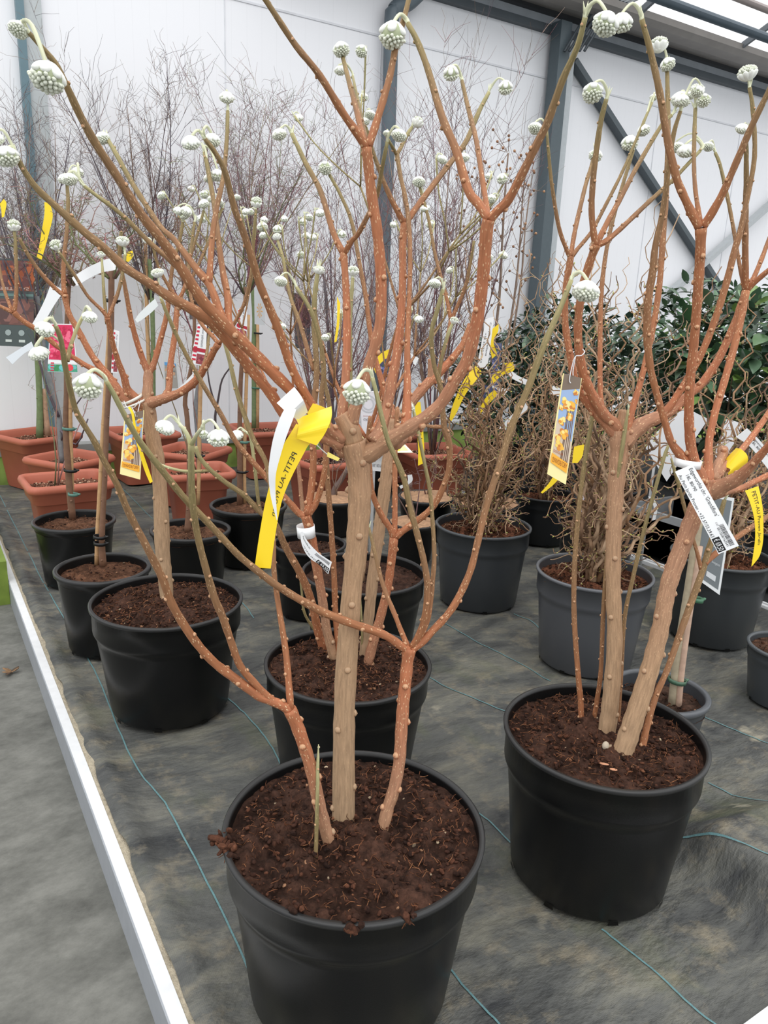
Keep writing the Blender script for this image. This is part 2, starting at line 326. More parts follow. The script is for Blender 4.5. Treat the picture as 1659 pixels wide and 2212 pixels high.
# downpipe with its elbow
mb = MB(); Pp = [at_Y(x, y, YW-.09) for x, y in ((905, -14), (880, 8), (860, 14), (850, 26), (846, 44))]
base = Pp[-1]; Pp = [Pp[0]]+Pp[1:]+[np.array([base[0]+.01, YW-.09, z]) for z in (2.6, 1.4, .2)]
Pq, Rq = catmull(Pp, [.055]*len(Pp), 4); tube(mb, Pq, Rq, srgb(84, 96, 104), 14)
tag(mb.build('downpipe', PLAIN), 'grey rain downpipe running down the white wall behind the front shrub', 'pipe')

# the display bed: ground cloth over sand, aluminium edging
X0, X1, Y0, Y1 = .309, 3.16, .566, 5.42
fold_a, fold_b = at_z(1440, 1800)[:2], at_z(1700, 1985)[:2]; fold_d = _n(fold_b-fold_a); fold_n = np.array([-fold_d[1], fold_d[0]])
def cloth_z(x, y):
    z = .007*noise.noise(Vector((x*2.2, y*3.1, 0)))+.005*noise.noise(Vector((x*7, y*11, 3)))+.0025*noise.noise(Vector((x*12+y*4, y*24, 6)))
    q = np.array([x, y])-fold_a; t = q.dot(fold_d); d = q.dot(fold_n)
    k = min(1, max(0, (t+.02)/.14))
    if d < 0: z += .105*k*math.exp(-(d/.055)**2)*(1+.15*noise.noise(Vector((x*12, y*12, 8))))
    else: z += .105*k*math.exp(-(d/.45)**2)
    e = min(x-X0, 1); z += .016*math.exp(-((e-.03)/.03)**2)*(1+.7*noise.noise(Vector((y*14, 1, 5))))
    return z-.004
mb = MB(); nx = 170; ny = 290; vs = []
for j in range(ny+1):
    y = Y0+(Y1-Y0)*(j/ny)
    for i in range(nx+1):
        x = X0+(X1-X0)*i/nx+(.0005+.016*max(0, noise.noise(Vector((0, y*8, 4)))) if i == 0 else 0); vs.append((x, y, cloth_z(x, y)))
mb.add(vs, [(j*(nx+1)+i, j*(nx+1)+i+1, (j+1)*(nx+1)+i+1, (j+1)*(nx+1)+i) for j in range(ny) for i in range(nx)], (1, 1, 1, 1))
gc = mb.build('ground_cloth', CLOTH); gc['_o'] = (0, 0, 0)
tag(gc, 'dark grey woven ground cloth under all the pots with pale blue threads', 'ground cloth')
lines = ["0,1070 45,1160 90,1250 142,1340 195,1430 235,1520 268,1600 300,1665 335,1705 372,1760 435,1880 500,2010 550,2130 575,2212",
 "262,1052 295,1085 330,1120", "485,1500 520,1530 560,1575 588,1615 605,1650", "969,2085 1020,2150 1077,2212 1100,2240",
 "885,1637 950,1680 1030,1752 1060,1775 1105,1822", "1300,2005 1345,2040 1420,2100 1480,2155 1560,2220", "926,1460 1000,1500 1093,1535",
 "960,1345 1040,1390 1110,1425 1190,1468", "1530,1690 1580,1718 1659,1772", "1515,1542 1590,1575 1659,1605", "1110,1325 1150,1342 1170,1360", "1395,1295 1450,1320",
 "520,1300 535,1315 548,1335", "600,1060 640,1110 670,1150", "1455,1835 1520,1870 1590,1905 1659,1935"]
for i, ln in enumerate(lines):
    pts = [at_z(*map(float, p.split(','))) for p in ln.split()]
    pts, _ = catmull(pts, [0]*len(pts), 5); mb = MB(); vs = []
    for k in range(len(pts)):
        t = _n((pts[min(k+1, len(pts)-1)]-pts[max(k-1, 0)])[:2]); nn = np.array([-t[1], t[0]])*(.0021)
        p = pts[k][:2]+np.array([-t[1], t[0]])*.0022*noise.noise(Vector((k*.5, i, 0)))
        for q in (p+nn, p-nn): vs.append((q[0], q[1], (cloth_z(*q) if X0 < q[0] < X1 and Y0 < q[1] < Y1 else 0)+.0022))
    mb.add(vs, [(2*k, 2*k+1, 2*k+3, 2*k+2) for k in range(len(pts)-1)], (1, 1, 1, 1)); mb.build('marker_thread', TEAL, gc)
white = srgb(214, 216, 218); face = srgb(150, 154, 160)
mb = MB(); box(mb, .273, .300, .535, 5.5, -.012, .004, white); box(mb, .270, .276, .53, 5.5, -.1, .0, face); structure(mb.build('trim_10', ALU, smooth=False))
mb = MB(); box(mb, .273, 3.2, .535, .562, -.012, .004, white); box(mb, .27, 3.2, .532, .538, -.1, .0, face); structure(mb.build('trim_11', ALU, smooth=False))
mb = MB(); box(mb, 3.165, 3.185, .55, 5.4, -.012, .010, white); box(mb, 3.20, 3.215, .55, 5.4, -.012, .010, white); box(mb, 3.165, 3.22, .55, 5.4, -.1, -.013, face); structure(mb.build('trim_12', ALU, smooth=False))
# sand showing in the seam between cloth and edging
mb = MB(); vs = []; ns = 260
for k in range(ns+1):
    y = .6+(5.3-.6)*k/ns; vs += [(.299, y, .002+.003*noise.noise(Vector((1, y*30, 2)))), (.312, y, .001), (.33, y, -.004)]
mb.add(vs, [(3*k+a, 3*k+a+1, 3*k+a+4, 3*k+a+3) for k in range(ns) for a in (0, 1)], srgb(170, 160, 140))
tag(mb.build('sand_bed', JUTE), 'pale sand showing along the left aluminium edging under the cloth', 'sand')['kind'] = 'stuff'
# dry leaf on the concrete
mb = MB(); c = at_z(24, 1456, -.1)
for k in range(7):
    a = random.uniform(0, 6.28); d = np.array([math.cos(a), math.sin(a), random.uniform(.1, .7)])
    blob(mb, c+d*.012+np.array([0, 0, .008]), d, .008, .02, srgb(70, 52, 36) if k % 2 else srgb(130, 100, 70), 6, 4, .25)
tag(mb.build('dry_leaf', WOOD), 'crumpled brown dry leaf lying on the concrete aisle', 'leaf')
# second bed beyond the right edging
mb = MB(); box(mb, 3.23, 7.0, .7, 5.2, -.1, -.02, srgb(40, 42, 44)); g2 = mb.build('ground_cloth', JUTE, smooth=False)
tag(g2, 'dark ground cloth of the second bed beyond the right metal edging', 'ground cloth')

# ================================================================== BUILDERS
def pot(root, c, r, h, rb, col, band=.27, notch=True, soil=.02, heap=.0, scol=(72, 49, 39), fine=1, twin=True):
    x, y = c; mb = MB(); t = .006
    hb = h*(1-band)
    if twin: prof = [(rb*.97, .004), (rb, .012), (rb*.4+r*.93*.6, hb*.6), (r*.930, hb-.016), (r*.934, hb-.004), (r*.958, hb+.004), (r*.978, hb+.014), (r*.982, hb+.02), (r-.004, h-.012), (r+.003, h-.010), (r+.004, h-.002), (r+.001, h), (r-t, h), (r-t-.001, h-.01), (r*.96-t, hb), (rb-t, .02)]
    else: prof = [(rb*.97, .004), (rb, .012), (r*.93, hb), (r*.94, hb+.006), (r*.965, h-.02), (r+.002, h-.014), (r+.003, h-.003), (r-.001, h), (r-.012, h), (r-.014, h-.01), (r*.93-t, hb), (rb-t, .02)]
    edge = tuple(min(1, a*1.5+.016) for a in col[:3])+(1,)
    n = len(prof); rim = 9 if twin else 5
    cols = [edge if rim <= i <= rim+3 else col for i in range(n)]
    lathe(mb, prof, (x, y, .003), col, 96 if fine else 56, cols)
    mb.add([(x+rb*.97*math.cos(k*math.pi/16), y+rb*.97*math.sin(k*math.pi/16), .007) for k in range(32)], [tuple(range(32))], col)
    if notch:      # raised feet: dark drainage notches at the foot
        for k in range(8):
            a = k*math.pi/4+.3; w = .028
            vs = [(x+(rb+.0012)*math.cos(a+s), y+(rb+.0012)*math.sin(a+s), z) for s, z in ((-w*2.4, .004), (w*2.4, .004), (w*1.9, .015), (-w*1.9, .015))]
            mb.add(vs, [(0, 1, 2, 3)], (.002, .002, .002, 1))
    mb.build('pot', PLASTIC, root)
    # soil surface
    mb = MB(); nr, na = (46, 150) if fine else (16, 56); vs = []; cs = []; ri = r-t-.002
    base = srgb(*scol); sd = x*17+y*31
    for j in range(nr+1):
        q = j/nr
        for k in range(na):
            a = 2*math.pi*k/na; px, py = x+ri*q*math.cos(a), y+ri*q*math.sin(a)
            e = (1-q**6)
            z = h-soil+heap*(1-q*q)
            n1 = noise.fractal(Vector((px*28, py*28, sd)), .8, 2.2, 4); n2 = noise.noise(Vector((px*95, py*95, sd))); n3 = noise.noise(Vector((px*11, py*11, sd+9)))
            z += (.013*n1+.006*n2+.012*n3)*(.35+.65*e)
            d = .75+.35*n3+.25*n1
            vs.append((px, py, z)); cs.append((base[0]*d, base[1]*d, base[2]*d, 1))
    mb.add(vs, [(j*na+k, j*na+(k+1) % na, (j+1)*na+(k+1) % na, (j+1)*na+k) for j in range(nr) for k in range(na)], cs)
    nf = int((1500 if fine else 150))
    for i in range(nf):          # fibres, crumbs and bark chips
        a = random.uniform(0, 6.283); q = math.sqrt(random.random())*.965; px, py = x+ri*q*math.cos(a), y+ri*q*math.sin(a); z = h-soil+heap*(1-q*q)+.004
        u = random.random()
        if u < .45:
            d = np.array([random.uniform(-1, 1), random.uniform(-1, 1), random.uniform(-.1, .6)]); d = _n(d)*random.uniform(.006, .02); m2 = np.array([random.uniform(-1, 1), random.uniform(-1, 1), .5])*.004
            p = np.array([px, py, z]); tube(mb, [p, p+d*.5+m2, p+d], [.0007, .0007, .0004], srgb(*random.choice([(120, 78, 54), (104, 66, 46), (84, 54, 39), (146, 100, 70)])), 3, False)
        else:
            s = random.uniform(.002, .0068) if u < .97 else random.uniform(.002, .005); cc = random.choice([(66, 42, 33), (48, 31, 25), (78, 50, 38), (94, 60, 45), (58, 38, 30)]) if u < .97 else random.choice([(160, 120, 92), (176, 156, 130), (130, 88, 64)])
            blob(mb, (px, py, z), (random.uniform(-1, 1), random.uniform(-1, 1), random.uniform(-.3, .3)), s*.7, s, srgb(*cc), 5, 4, random.uniform(.5, 1))
    mb.build('soil', SOIL, root)

def planter(root, c, s, h, ang, col, s2=None, fine=0):
    x, y = c; ca, sa = math.cos(ang), math.sin(ang); sx = s/2; sy = (s2 or s)/2
    def ring(k, z, rr=.045):
        out = []
        for qx, qy, a0 in ((1, 1, 0), (-1, 1, 90), (-1, -1, 180), (1, -1, 270)):
            for i in range(5):
                a = math.radians(a0+i*22.5); X = qx*(sx-k-rr)+rr*math.cos(a); Y = qy*(sy-k-rr)+rr*math.sin(a)
                out.append((x+X*ca-Y*sa, y+X*sa+Y*ca, z))
        return out
    prof = [(.062, .004), (.058, .02), (.036, h*.70), (.026, h*.715), (.020, h*.73), (.012, h-.045), (.002, h-.04), (-.004, h-.032), (-.006, h-.018), (0, h-.004), (.008, h), (.018, h-.003), (.024, h-.012), (.028, h-.04), (.05, h*.6)]
    mb = MB(); vs = []
    for k, z in prof: vs += ring(k, z)
    n = 20; mb.add(vs, [(j*n+i, j*n+(i+1) % n, (j+1)*n+(i+1) % n, (j+1)*n+i) for j in range(len(prof)-1) for i in range(n)], col)
    mb.build('planter', TERRA, root)
    mb = MB(); vs = []; cs = []; m = 26; b = srgb(120, 84, 68)
    for j in range(m+1):
        for i in range(m+1):
            X = (i/m-.5)*2*(sx-.03); Y = (j/m-.5)*2*(sy-.03); px, py = x+X*ca-Y*sa, y+X*sa+Y*ca
            nn = noise.noise(Vector((px*40, py*40, 1))); vs.append((px, py, h-.05+.008*nn)); d = 1+.5*nn; cs.append((b[0]*d, b[1]*d, b[2]*d, 1))
    mb.add(vs, [(j*(m+1)+i, j*(m+1)+i+1, (j+1)*(m+1)+i+1, (j+1)*(m+1)+i) for j in range(m) for i in range(m)], cs)
    for i in range(240):
        X = random.uniform(-1, 1)*(sx-.04); Y = random.uniform(-1, 1)*(sy-.04); q = random.uniform(.003, .009)
        blob(mb, (x+X*ca-Y*sa, y+X*sa+Y*ca, h-.045), (random.uniform(-1, 1), random.uniform(-1, 1), .2), q*.7, q, srgb(*random.choice([(150, 104, 82), (110, 72, 56), (188, 150, 124), (90, 60, 48), (206, 176, 150)])), 5, 4)
    mb.build('soil', SOIL, root)

AGE = [(0, (164, 138, 110), .10), (.15, (166, 134, 104), .25), (.3, (164, 120, 94), .8), (.45, (170, 106, 74), 1.0), (.62, (156, 103, 70), .85), (.8, (138, 104, 74), .55), (1.0, (132, 118, 80), .3), (1.15, (172, 168, 124), .1), (1.3, (206, 208, 178), 0)]
def age_col(a, tint=0):
    for (a0, c0, l0), (a1, c1, l1) in zip(AGE, AGE[1:]):
        if a <= a1: break
    t = min(1, max(0, (a-a0)/(a1-a0))); c = [c0[i]*(1-t)+c1[i]*t for i in range(3)]
    return srgb(min(255, c[0]), c[1]-tint, c[2]-tint)[:3]+(l0*(1-t)+l1*t,)

# ---- silky flower heads (unit size), several shapes reused by every shrub
HEADS = []
def make_heads():
    for kind in range(5):
        rnd = random.Random(kind+3); mb = MB(); nb = (64, 52, 70, 46, 58)[kind]; sp = (1.38, 1.30, 1.45, 1.25, 1.40)[kind]; sq = (.80, .86, .74, .95, .70)[kind]
        dk = srgb(176, 184, 152)[:3]+(0,); blob(mb, (0, 0, 0), (0, 0, 1), .84, .80*sq, dk, 12, 8)
        for i in range(nb):      # tubular buds packed over the lower side
            q = math.sqrt((i+.5)/nb); th = i*2.39996; ph = q*sp
            n = np.array([math.sin(ph)*math.cos(th), math.sin(ph)*math.sin(th), -math.cos(ph)*sq]); d = _n(n*np.array([1, 1, 1/sq])); ln = rnd.uniform(.94, 1.06)
            g = rnd.uniform(.9, 1.06); c0 = tuple(x*g for x in srgb(170, 178, 144)[:3])+(0,); c1 = tuple(min(1, x*g) for x in srgb(226, 230, 214)[:3])+(0,)
            tube(mb, [n*.62, n*ln*.86, n*ln*.98, n*ln*1.05], [.10, .135, .125, .06], c0, 6, True, [c0, c1, c1, c1])
        nw = (9, 7, 8, 6, 10)[kind]
        for i in range(nw):   # white woolly bracts folded over the top
            th = i*2*math.pi/nw+rnd.uniform(-.2, .2); o = np.array([math.cos(th), math.sin(th), 0])
            blob(mb, o*.56+np.array([0, 0, .34*sq]), _n(o+np.array([0, 0, -.85])), .36, .62, srgb(238, 240, 234), 9, 7, .74)
        blob(mb, (0, 0, .62*sq), (0, 0, 1), .60, .26, srgb(238, 240, 230), 10, 5)
        tmp = mb.build('flower_head', FUR); HEADS.append(tmp.data); bpy.data.objects.remove(tmp)
make_heads()
def head(parent, p, r, ax=(0, 0, -1), kind=None):
    if kind is None: kind = random.randrange(5)
    o = bpy.data.objects.new('flower_head', HEADS[kind]); COL.objects.link(o); o.parent = parent
    L = parent.parent.get('_o', (0, 0, 0)) if parent.parent else parent.get('_o', (0, 0, 0))
    o.location = (p[0]-L[0], p[1]-L[1], p[2]-L[2])
    q = Vector((0, 0, -1)).rotation_difference(Vector(ax).normalized()); o.rotation_mode = 'QUATERNION'; o.rotation_quaternion = q
    o.scale = (r*1.06, r*1.06, r*1.06); return o

class Shrub:
    """a potted shrub whose stems are traced as branches in their own depth layers"""
    def __init__(s, root, c, zsoil, tint=0, scars=1.0):
        s.root = root; s.c = c; s.z = zsoil; s.pts = []; s.tint = tint; s.sc = scars
    def near(s, x, y):
        return min(s.pts, key=lambda q: (q[0]-x)**2+(q[1]-y)**2)[2]
    def st(s, data, ds=0.0, a=(0, 1), heads='', s0=None, soil=False, shoot=False, name='branch', curve=1.0):
        P = [tuple(float(v) for v in q.split(',')) for q in data.split()]; n = len(P)
        w = []; last = None
        for q in P: last = q[2] if len(q) > 2 else last; w.append(last)
        if soil:
            g = at_z(P[0][0], P[0][1], s.z-.004); s0 = float((g[:2]-np.array(s.c)).dot(NH[:2])); name = 'stem'
        elif s0 is None: s0 = s.near(P[0][0], P[0][1])
        if soil: P = [(P[0][0], P[0][1]+14)]+P; w = [w[0]]+w; n += 1
        L = [0.0]
        for i in range(1, n): L.append(L[-1]+math.hypot(P[i][0]-P[i-1][0], P[i][1]-P[i-1][1]))
        pts = []; R = []; S = []
        for i in range(n):
            t = L[i]/L[-1]; sv = s0+ds*(t**curve); S.append(sv); p = at_s(P[i][0], P[i][1], s.c, sv); pts.append(p); R.append(w[i]/2*zdep(p)/F)
        for i in range(n-1):
            for k in range(5): s.pts.append((P[i][0]*(1-k/5)+P[i+1][0]*k/5, P[i][1]*(1-k/5)+P[i+1][1]*k/5, S[i]*(1-k/5)+S[i+1]*k/5))
        s.pts.append((P[-1][0], P[-1][1], S[-1]))
        return s.grow(pts, R, a, heads, S[-1], shoot, name, sub=4)
    def grow(s, pts, R, a, heads='', send=0, shoot=False, name='branch', sub=4, hl=None):
        q, rr = catmull(pts, R, sub); m = len(q)
        cum = [0]
        for i in range(1, m): cum.append(cum[-1]+np.linalg.norm(q[i]-q[i-1]))
        for i in range(m):      # slight natural swelling
            rr[i] *= 1+.05*math.sin(cum[i]*160+q[0][0]*50)
        ag = [a[0]+(a[1]-a[0])*c/cum[-1] for c in cum]; cols = [age_col(v, s.tint) for v in ag]
        mb = MB(); tube(mb, q, rr, None, 14 if max(rr) > .007 else 9, True, cols)
        # leaf scars spiralling up the stem
        d = random.uniform(.01, .03); th = random.uniform(0, 6)
        while d < cum[-1]-.006 and s.sc > 0:
            i = next(k for k in range(m) if cum[k] >= d); t = _n(q[min(i+1, m-1)]-q[i-1]); u = np.cross(t, np.array([0.3, .5, .8])); u = _n(u); v = np.cross(t, u)
            o = math.cos(th)*u+math.sin(th)*v; r = rr[i]; k = min(.0062, max(.0021, r*.56))
            cc = age_col(min(1.25, ag[i]+.05)); pale = srgb(192, 150, 116) if ag[i] > .25 else srgb(170, 142, 114)
            blob(mb, q[i]+o*r*.93, t, k*1.05, k*.9, cc, 6, 4)
            blob(mb, q[i]+o*(r*.90+k*.40)+t*k*.30, o+t*.35, k*.95, k*.50, pale, 8, 4)
            th += 2.3+random.uniform(-.3, .3); d += random.uniform(.030, .052)*s.sc
        wl = age_col(1.3)
        hd = []
        for k, hs in enumerate(heads.split()):
            hv = [float(v) for v in hs.split(',')]; sv = send+(hv[3] if len(hv) > 3 else -.01)
            c = at_s(hv[0], hv[1], s.c, sv); r = hv[2]*zdep(c)/F; hd.append((c, r, hv))
        if hl: hd = hl
        tip = q[-1]; td = _n(q[-1]-q[-3])
        for c, r, hv in hd:
            ax = _n(np.array([random.uniform(-.35, .35), random.uniform(-.35, .35), -1.0])) if not (len(hv) > 4 and hv[4] > 0) else _n(td+np.array([random.uniform(-.3, .3), random.uniform(-.3, .3), .2]))
            top = c-ax*r*.55; hgt = np.linalg.norm(top-tip)
            mid = (tip+top)/2+np.array([0, 0, 1.])*hgt*.42+td*hgt*.12
            pq, pr = catmull([tip-td*.002, tip+td*hgt*.18+np.array([0, 0, hgt*.1]), mid, top+np.array([0, 0, hgt*.12]), top], [rr[-1]*.9, rr[-1]*.75, max(.0016, r*.14), max(.0016, r*.13), max(.0014, r*.15)], 4)
            tube(mb, pq, pr, wl, 8, True, [tuple(x*(1-.12*math.cos(j)) for x in wl[:3])+(0,) for j in range(len(pq))])
        if shoot or hd:
            for k in range(3):
                o = td+np.array([random.uniform(-.5, .5), random.uniform(-.5, .5), random.uniform(.2, .6)]); o = _n(o); r0 = rr[-1]
                tube(mb, [tip-td*.001, tip+o*r0*2.4, tip+o*r0*5.2], [r0*.6, r0*.5, r0*.06], wl, 6)
        b = mb.build(name, BARK, s.root)
        for c, r, hv in hd:
            ax = _n(np.array([random.uniform(-.4, .4), random.uniform(-.4, .4), -1.0])) if not (len(hv) > 4 and hv[4] > 0) else _n(td+np.array([0, 0, .3]))
            head(b, c, r, ax)
        return b

def auto_shrub(S, base, height, spread, seed, levels=3, r0=.011, hr=.016, lean=(0, 0)):
    """smaller sister shrubs: stems that split three ways, a flower head on each tip"""
    rnd = random.Random(seed)
    def rec(p, d, L, r, lev, a):
        p = np.array(p, float); pts = [p]; q = p; dd = np.array(d, float)
        for k in range(3):
            dd = _n(dd+np.array([0, 0, .14])+np.array([rnd.uniform(-.12, .12), rnd.uniform(-.12, .12), 0])); q = q+dd*L/3; pts.append(q)
        r1 = max(.0030, r*.68); last = lev == 0
        hl = None
        if last:
            o = np.array([rnd.uniform(-1, 1), rnd.uniform(-1, 1), 0]); c = q+_n(o)*hr*1.2+np.array([0, 0, -.002]); hl = [(c, hr*rnd.uniform(.75, 1.15), (0,))]
        S.grow(pts, [r, r*.92, r*.8, r1], (a, min(1.12, a+.28)), name='branch' if lev < levels else 'stem', sub=3, hl=hl)
        if not last:
            n = 3 if rnd.random() < .75 else 2; a0 = rnd.uniform(0, 6.28)
            for k in range(n):
                th = a0+k*2*math.pi/n+rnd.uniform(-.3, .3); tl = rnd.uniform(.45, .75)
                u = _n(np.cross(dd, [.3, .2, .9])); v = np.cross(dd, u); nd = _n(dd*math.cos(tl)+(u*math.cos(th)+v*math.sin(th))*math.sin(tl)*spread)
                rec(q, nd, L*rnd.uniform(.62, .9), r1*.85, lev-1, min(1, a+.28))
    rec(base, _n(np.array([lean[0], lean[1], 1.])), height, r0, levels, .15)

# ---- twiggy maples and other bare shrubs
def twiggy(root, base, zmax, spread, n, seed, cols, r0=.007, sub=(7, 5), wob=.09, low=.25, stemname='stem', side=.75, erect=.5):
    rnd = random.Random(seed); base = np.array(base, float); tw = MB()
    def path(p, d, L, k, wb, up):
        out = [p]; dd = d
        for i in range(k):
            dd = _n(dd+np.array([rnd.uniform(-1, 1), rnd.uniform(-1, 1), rnd.uniform(-.6, .6)])*wb/L*1.2+np.array([0, 0, up])); q_ = out[-1]+dd*L/k; q_[1] = min(q_[1], YW-.03); out.append(q_)
        return out
    for i in range(n):
        th = rnd.uniform(0, 6.283); el = rnd.uniform(.15, 1)*spread; d = _n(np.array([math.cos(th)*el, math.sin(th)*el, 1.])); L = (zmax-base[2])*rnd.uniform(.55, 1.0)/max(.7, d[2])
        P = path(base+np.array([math.cos(th), math.sin(th), 0])*.012, d, L, 6, .13, .03*erect); R = [r0*(1-.13*j) for j in range(7)]; c = rnd.choice(cols)
        mb = MB(); tube(mb, P, R, c, 5); mb.build(stemname, TWIG, root)
        for j in range(sub[0]):
            t = low+(1-low)*rnd.random(); k = min(5, int(t*6)); q = P[k]+(P[k+1]-P[k])*(t*6-k); pd = _n(P[k+1]-P[k])
            o = np.array([rnd.uniform(-1, 1), rnd.uniform(-1, 1), rnd.uniform(.1, .9)]); d2 = _n(pd*.7+_n(o)*side); L2 = L*rnd.uniform(.14, .34)
            Q = path(q, d2, L2, 4, wob, .05*erect); r1 = R[k]*.45; c2 = rnd.choice(cols); tube(tw, Q, [r1, r1*.8, r1*.65, r1*.5, r1*.35], c2, 4, False)
            for m in range(sub[1]):
                u = rnd.random(); k2 = min(3, int(u*4)); q2 = Q[k2]+(Q[k2+1]-Q[k2])*(u*4-k2); o = np.array([rnd.uniform(-1, 1), rnd.uniform(-1, 1), rnd.uniform(-.2, .9)])
                d3 = _n(_n(Q[k2+1]-Q[k2])*.8+_n(o)*side*1.3); S3 = path(q2, d3, L2*rnd.uniform(.25, .55), 3, wob*.7, .04*erect); r2 = max(.0011, r1*.5)
                tube(tw, S3, [r2, r2*.85, r2*.7, r2*.5], rnd.choice(cols), 3, False)
    o = tw.build('twigs', TWIG, root); o['kind'] = 'stuff'

def contorted(root, base, zmax, R, n, seed, buds=True, down=.1, r0=.006):
    """corkscrew hazel: every stem coils as it climbs, with side curls and small green buds"""
    rnd = random.Random(seed); base = np.array(base, float); tw = MB(); bd = MB(); cs = [srgb(152, 122, 94), srgb(130, 100, 76), srgb(170, 142, 114), srgb(108, 84, 66), srgb(146, 112, 82)]
    def curl(p, d, L, amp, wl, k, up):
        out = [p]; dd = np.array(d, float); ph = rnd.uniform(0, 6.28); u = _n(np.cross(dd, [.31, .77, .5])); v = np.cross(dd, u); q = np.array(p, float); l = 0
        for i in range(k):
            dd = _n(dd+np.array([rnd.uniform(-.12, .12), rnd.uniform(-.12, .12), up])); q = q+dd*L/k; l += L/k; w = l/wl*6.283+ph
            ramp = min(1, l/wl); out.append(q+(u*math.cos(w+.8*math.sin(w*.7))+v*math.sin(w*1.1))*amp*ramp)
        return out
    for i in range(n):
        th = rnd.uniform(0, 6.283); e = rnd.random(); lat = R*(.10+1.0*e*e)
        d = _n(np.array([math.cos(th)*lat, math.sin(th)*lat, (zmax-base[2])*(1.05-.75*e*rnd.random())])); L = (zmax-base[2])*(rnd.uniform(.85, 1.12) if e < .45 else rnd.uniform(.5, .9))*(1-.2*e)
        P = curl(base+np.array([math.cos(th), math.sin(th), 0])*.02, d, L, .015, rnd.uniform(.09, .15), 38, .02); m = len(P)
        mb = MB(); tube(mb, P, [max(.0016, r0*(1-.8*j/m)) for j in range(m)], rnd.choice(cs), 5); mb.build('stem', TWIG, root)
        for j in range(8):
            k = int(3+(m-6)*rnd.random()**1.7); o = np.array([rnd.uniform(-1, 1), rnd.uniform(-1, 1), rnd.uniform(-.35, .9)]); L2 = rnd.uniform(.07, .24)*(1-.5*k/m)
            Q = curl(P[k], _n(o), L2, .011, rnd.uniform(.06, .095), 14, rnd.uniform(-down, .12)); c = rnd.choice(cs)
            tube(tw, Q, [.0030*(1-.5*a/14) for a in range(15)], c, 4, False)
            for a in range(3, 15, 3):
                if buds and rnd.random() < .8:
                    t = _n(Q[a]-Q[a-1]); o2 = _n(np.array([rnd.uniform(-1, 1), rnd.uniform(-1, 1), rnd.uniform(-.5, 1)])); blob(bd, Q[a]+o2*.004, _n(t+o2), .0022, .0048, srgb(*rnd.choice([(172, 174, 84), (150, 156, 80), (190, 188, 110)])), 4, 3)
            if rnd.random() < .7:
                Q2 = curl(Q[7], _n(np.array([rnd.uniform(-1, 1), rnd.uniform(-1, 1), rnd.uniform(-.3, 1)])), L2*.6, .006, .05, 9, 0); tube(tw, Q2, [.0016*(1-.5*a/9) for a in range(10)], c, 4, False)
    tw.build('twigs', TWIG, root)['kind'] = 'stuff'
    if buds: bd.build('leaf_buds', LEAF, root)['kind'] = 'stuff'

def foliage(root, c, rad, n, size, seed, cols, name='foliage', squash=(1, 1, 1)):
    rnd = random.Random(seed); mb = MB(); c = np.array(c, float)
    for i in range(n):
        while True:
            o = np.array([rnd.uniform(-1, 1), rnd.uniform(-1, 1), rnd.uniform(-1, 1)])
            l = np.linalg.norm(o)
            if .35 < l < 1: break
        p = c+o*np.array(rad); d = _n(o*np.array([1, 1, .3])+np.array([rnd.uniform(-.8, .8), rnd.uniform(-.8, .8), rnd.uniform(-.5, .7)])); up = _n(np.array([rnd.uniform(-.5, .5), rnd.uniform(-.5, .5), 1.])); s = _n(np.cross(d, up)); u = np.cross(s, d)
        L = size*rnd.uniform(.6, 1.15); W = L*rnd.uniform(.21, .29); vs = []
        for t, w in ((0, .08), (.25, .8), (.5, 1), (.75, .72), (1, .04)):
            m = p+d*L*t-u*L*.16*t*t; vs += [m-s*W*w+u*W*w*.32, m, m+s*W*w+u*W*w*.32]
        cc = rnd.choice(cols); g = rnd.uniform(.75, 1.25); cc = tuple(min(1, x*g) for x in cc[:3])+(1,)
        mb.add(vs, [f for k in range(4) for f in ((3*k, 3*k+1, 3*k+4, 3*k+3), (3*k+1, 3*k+2, 3*k+5, 3*k+4))], cc)
    o = mb.build(name, LEAF, root); o['kind'] = 'stuff'; return o

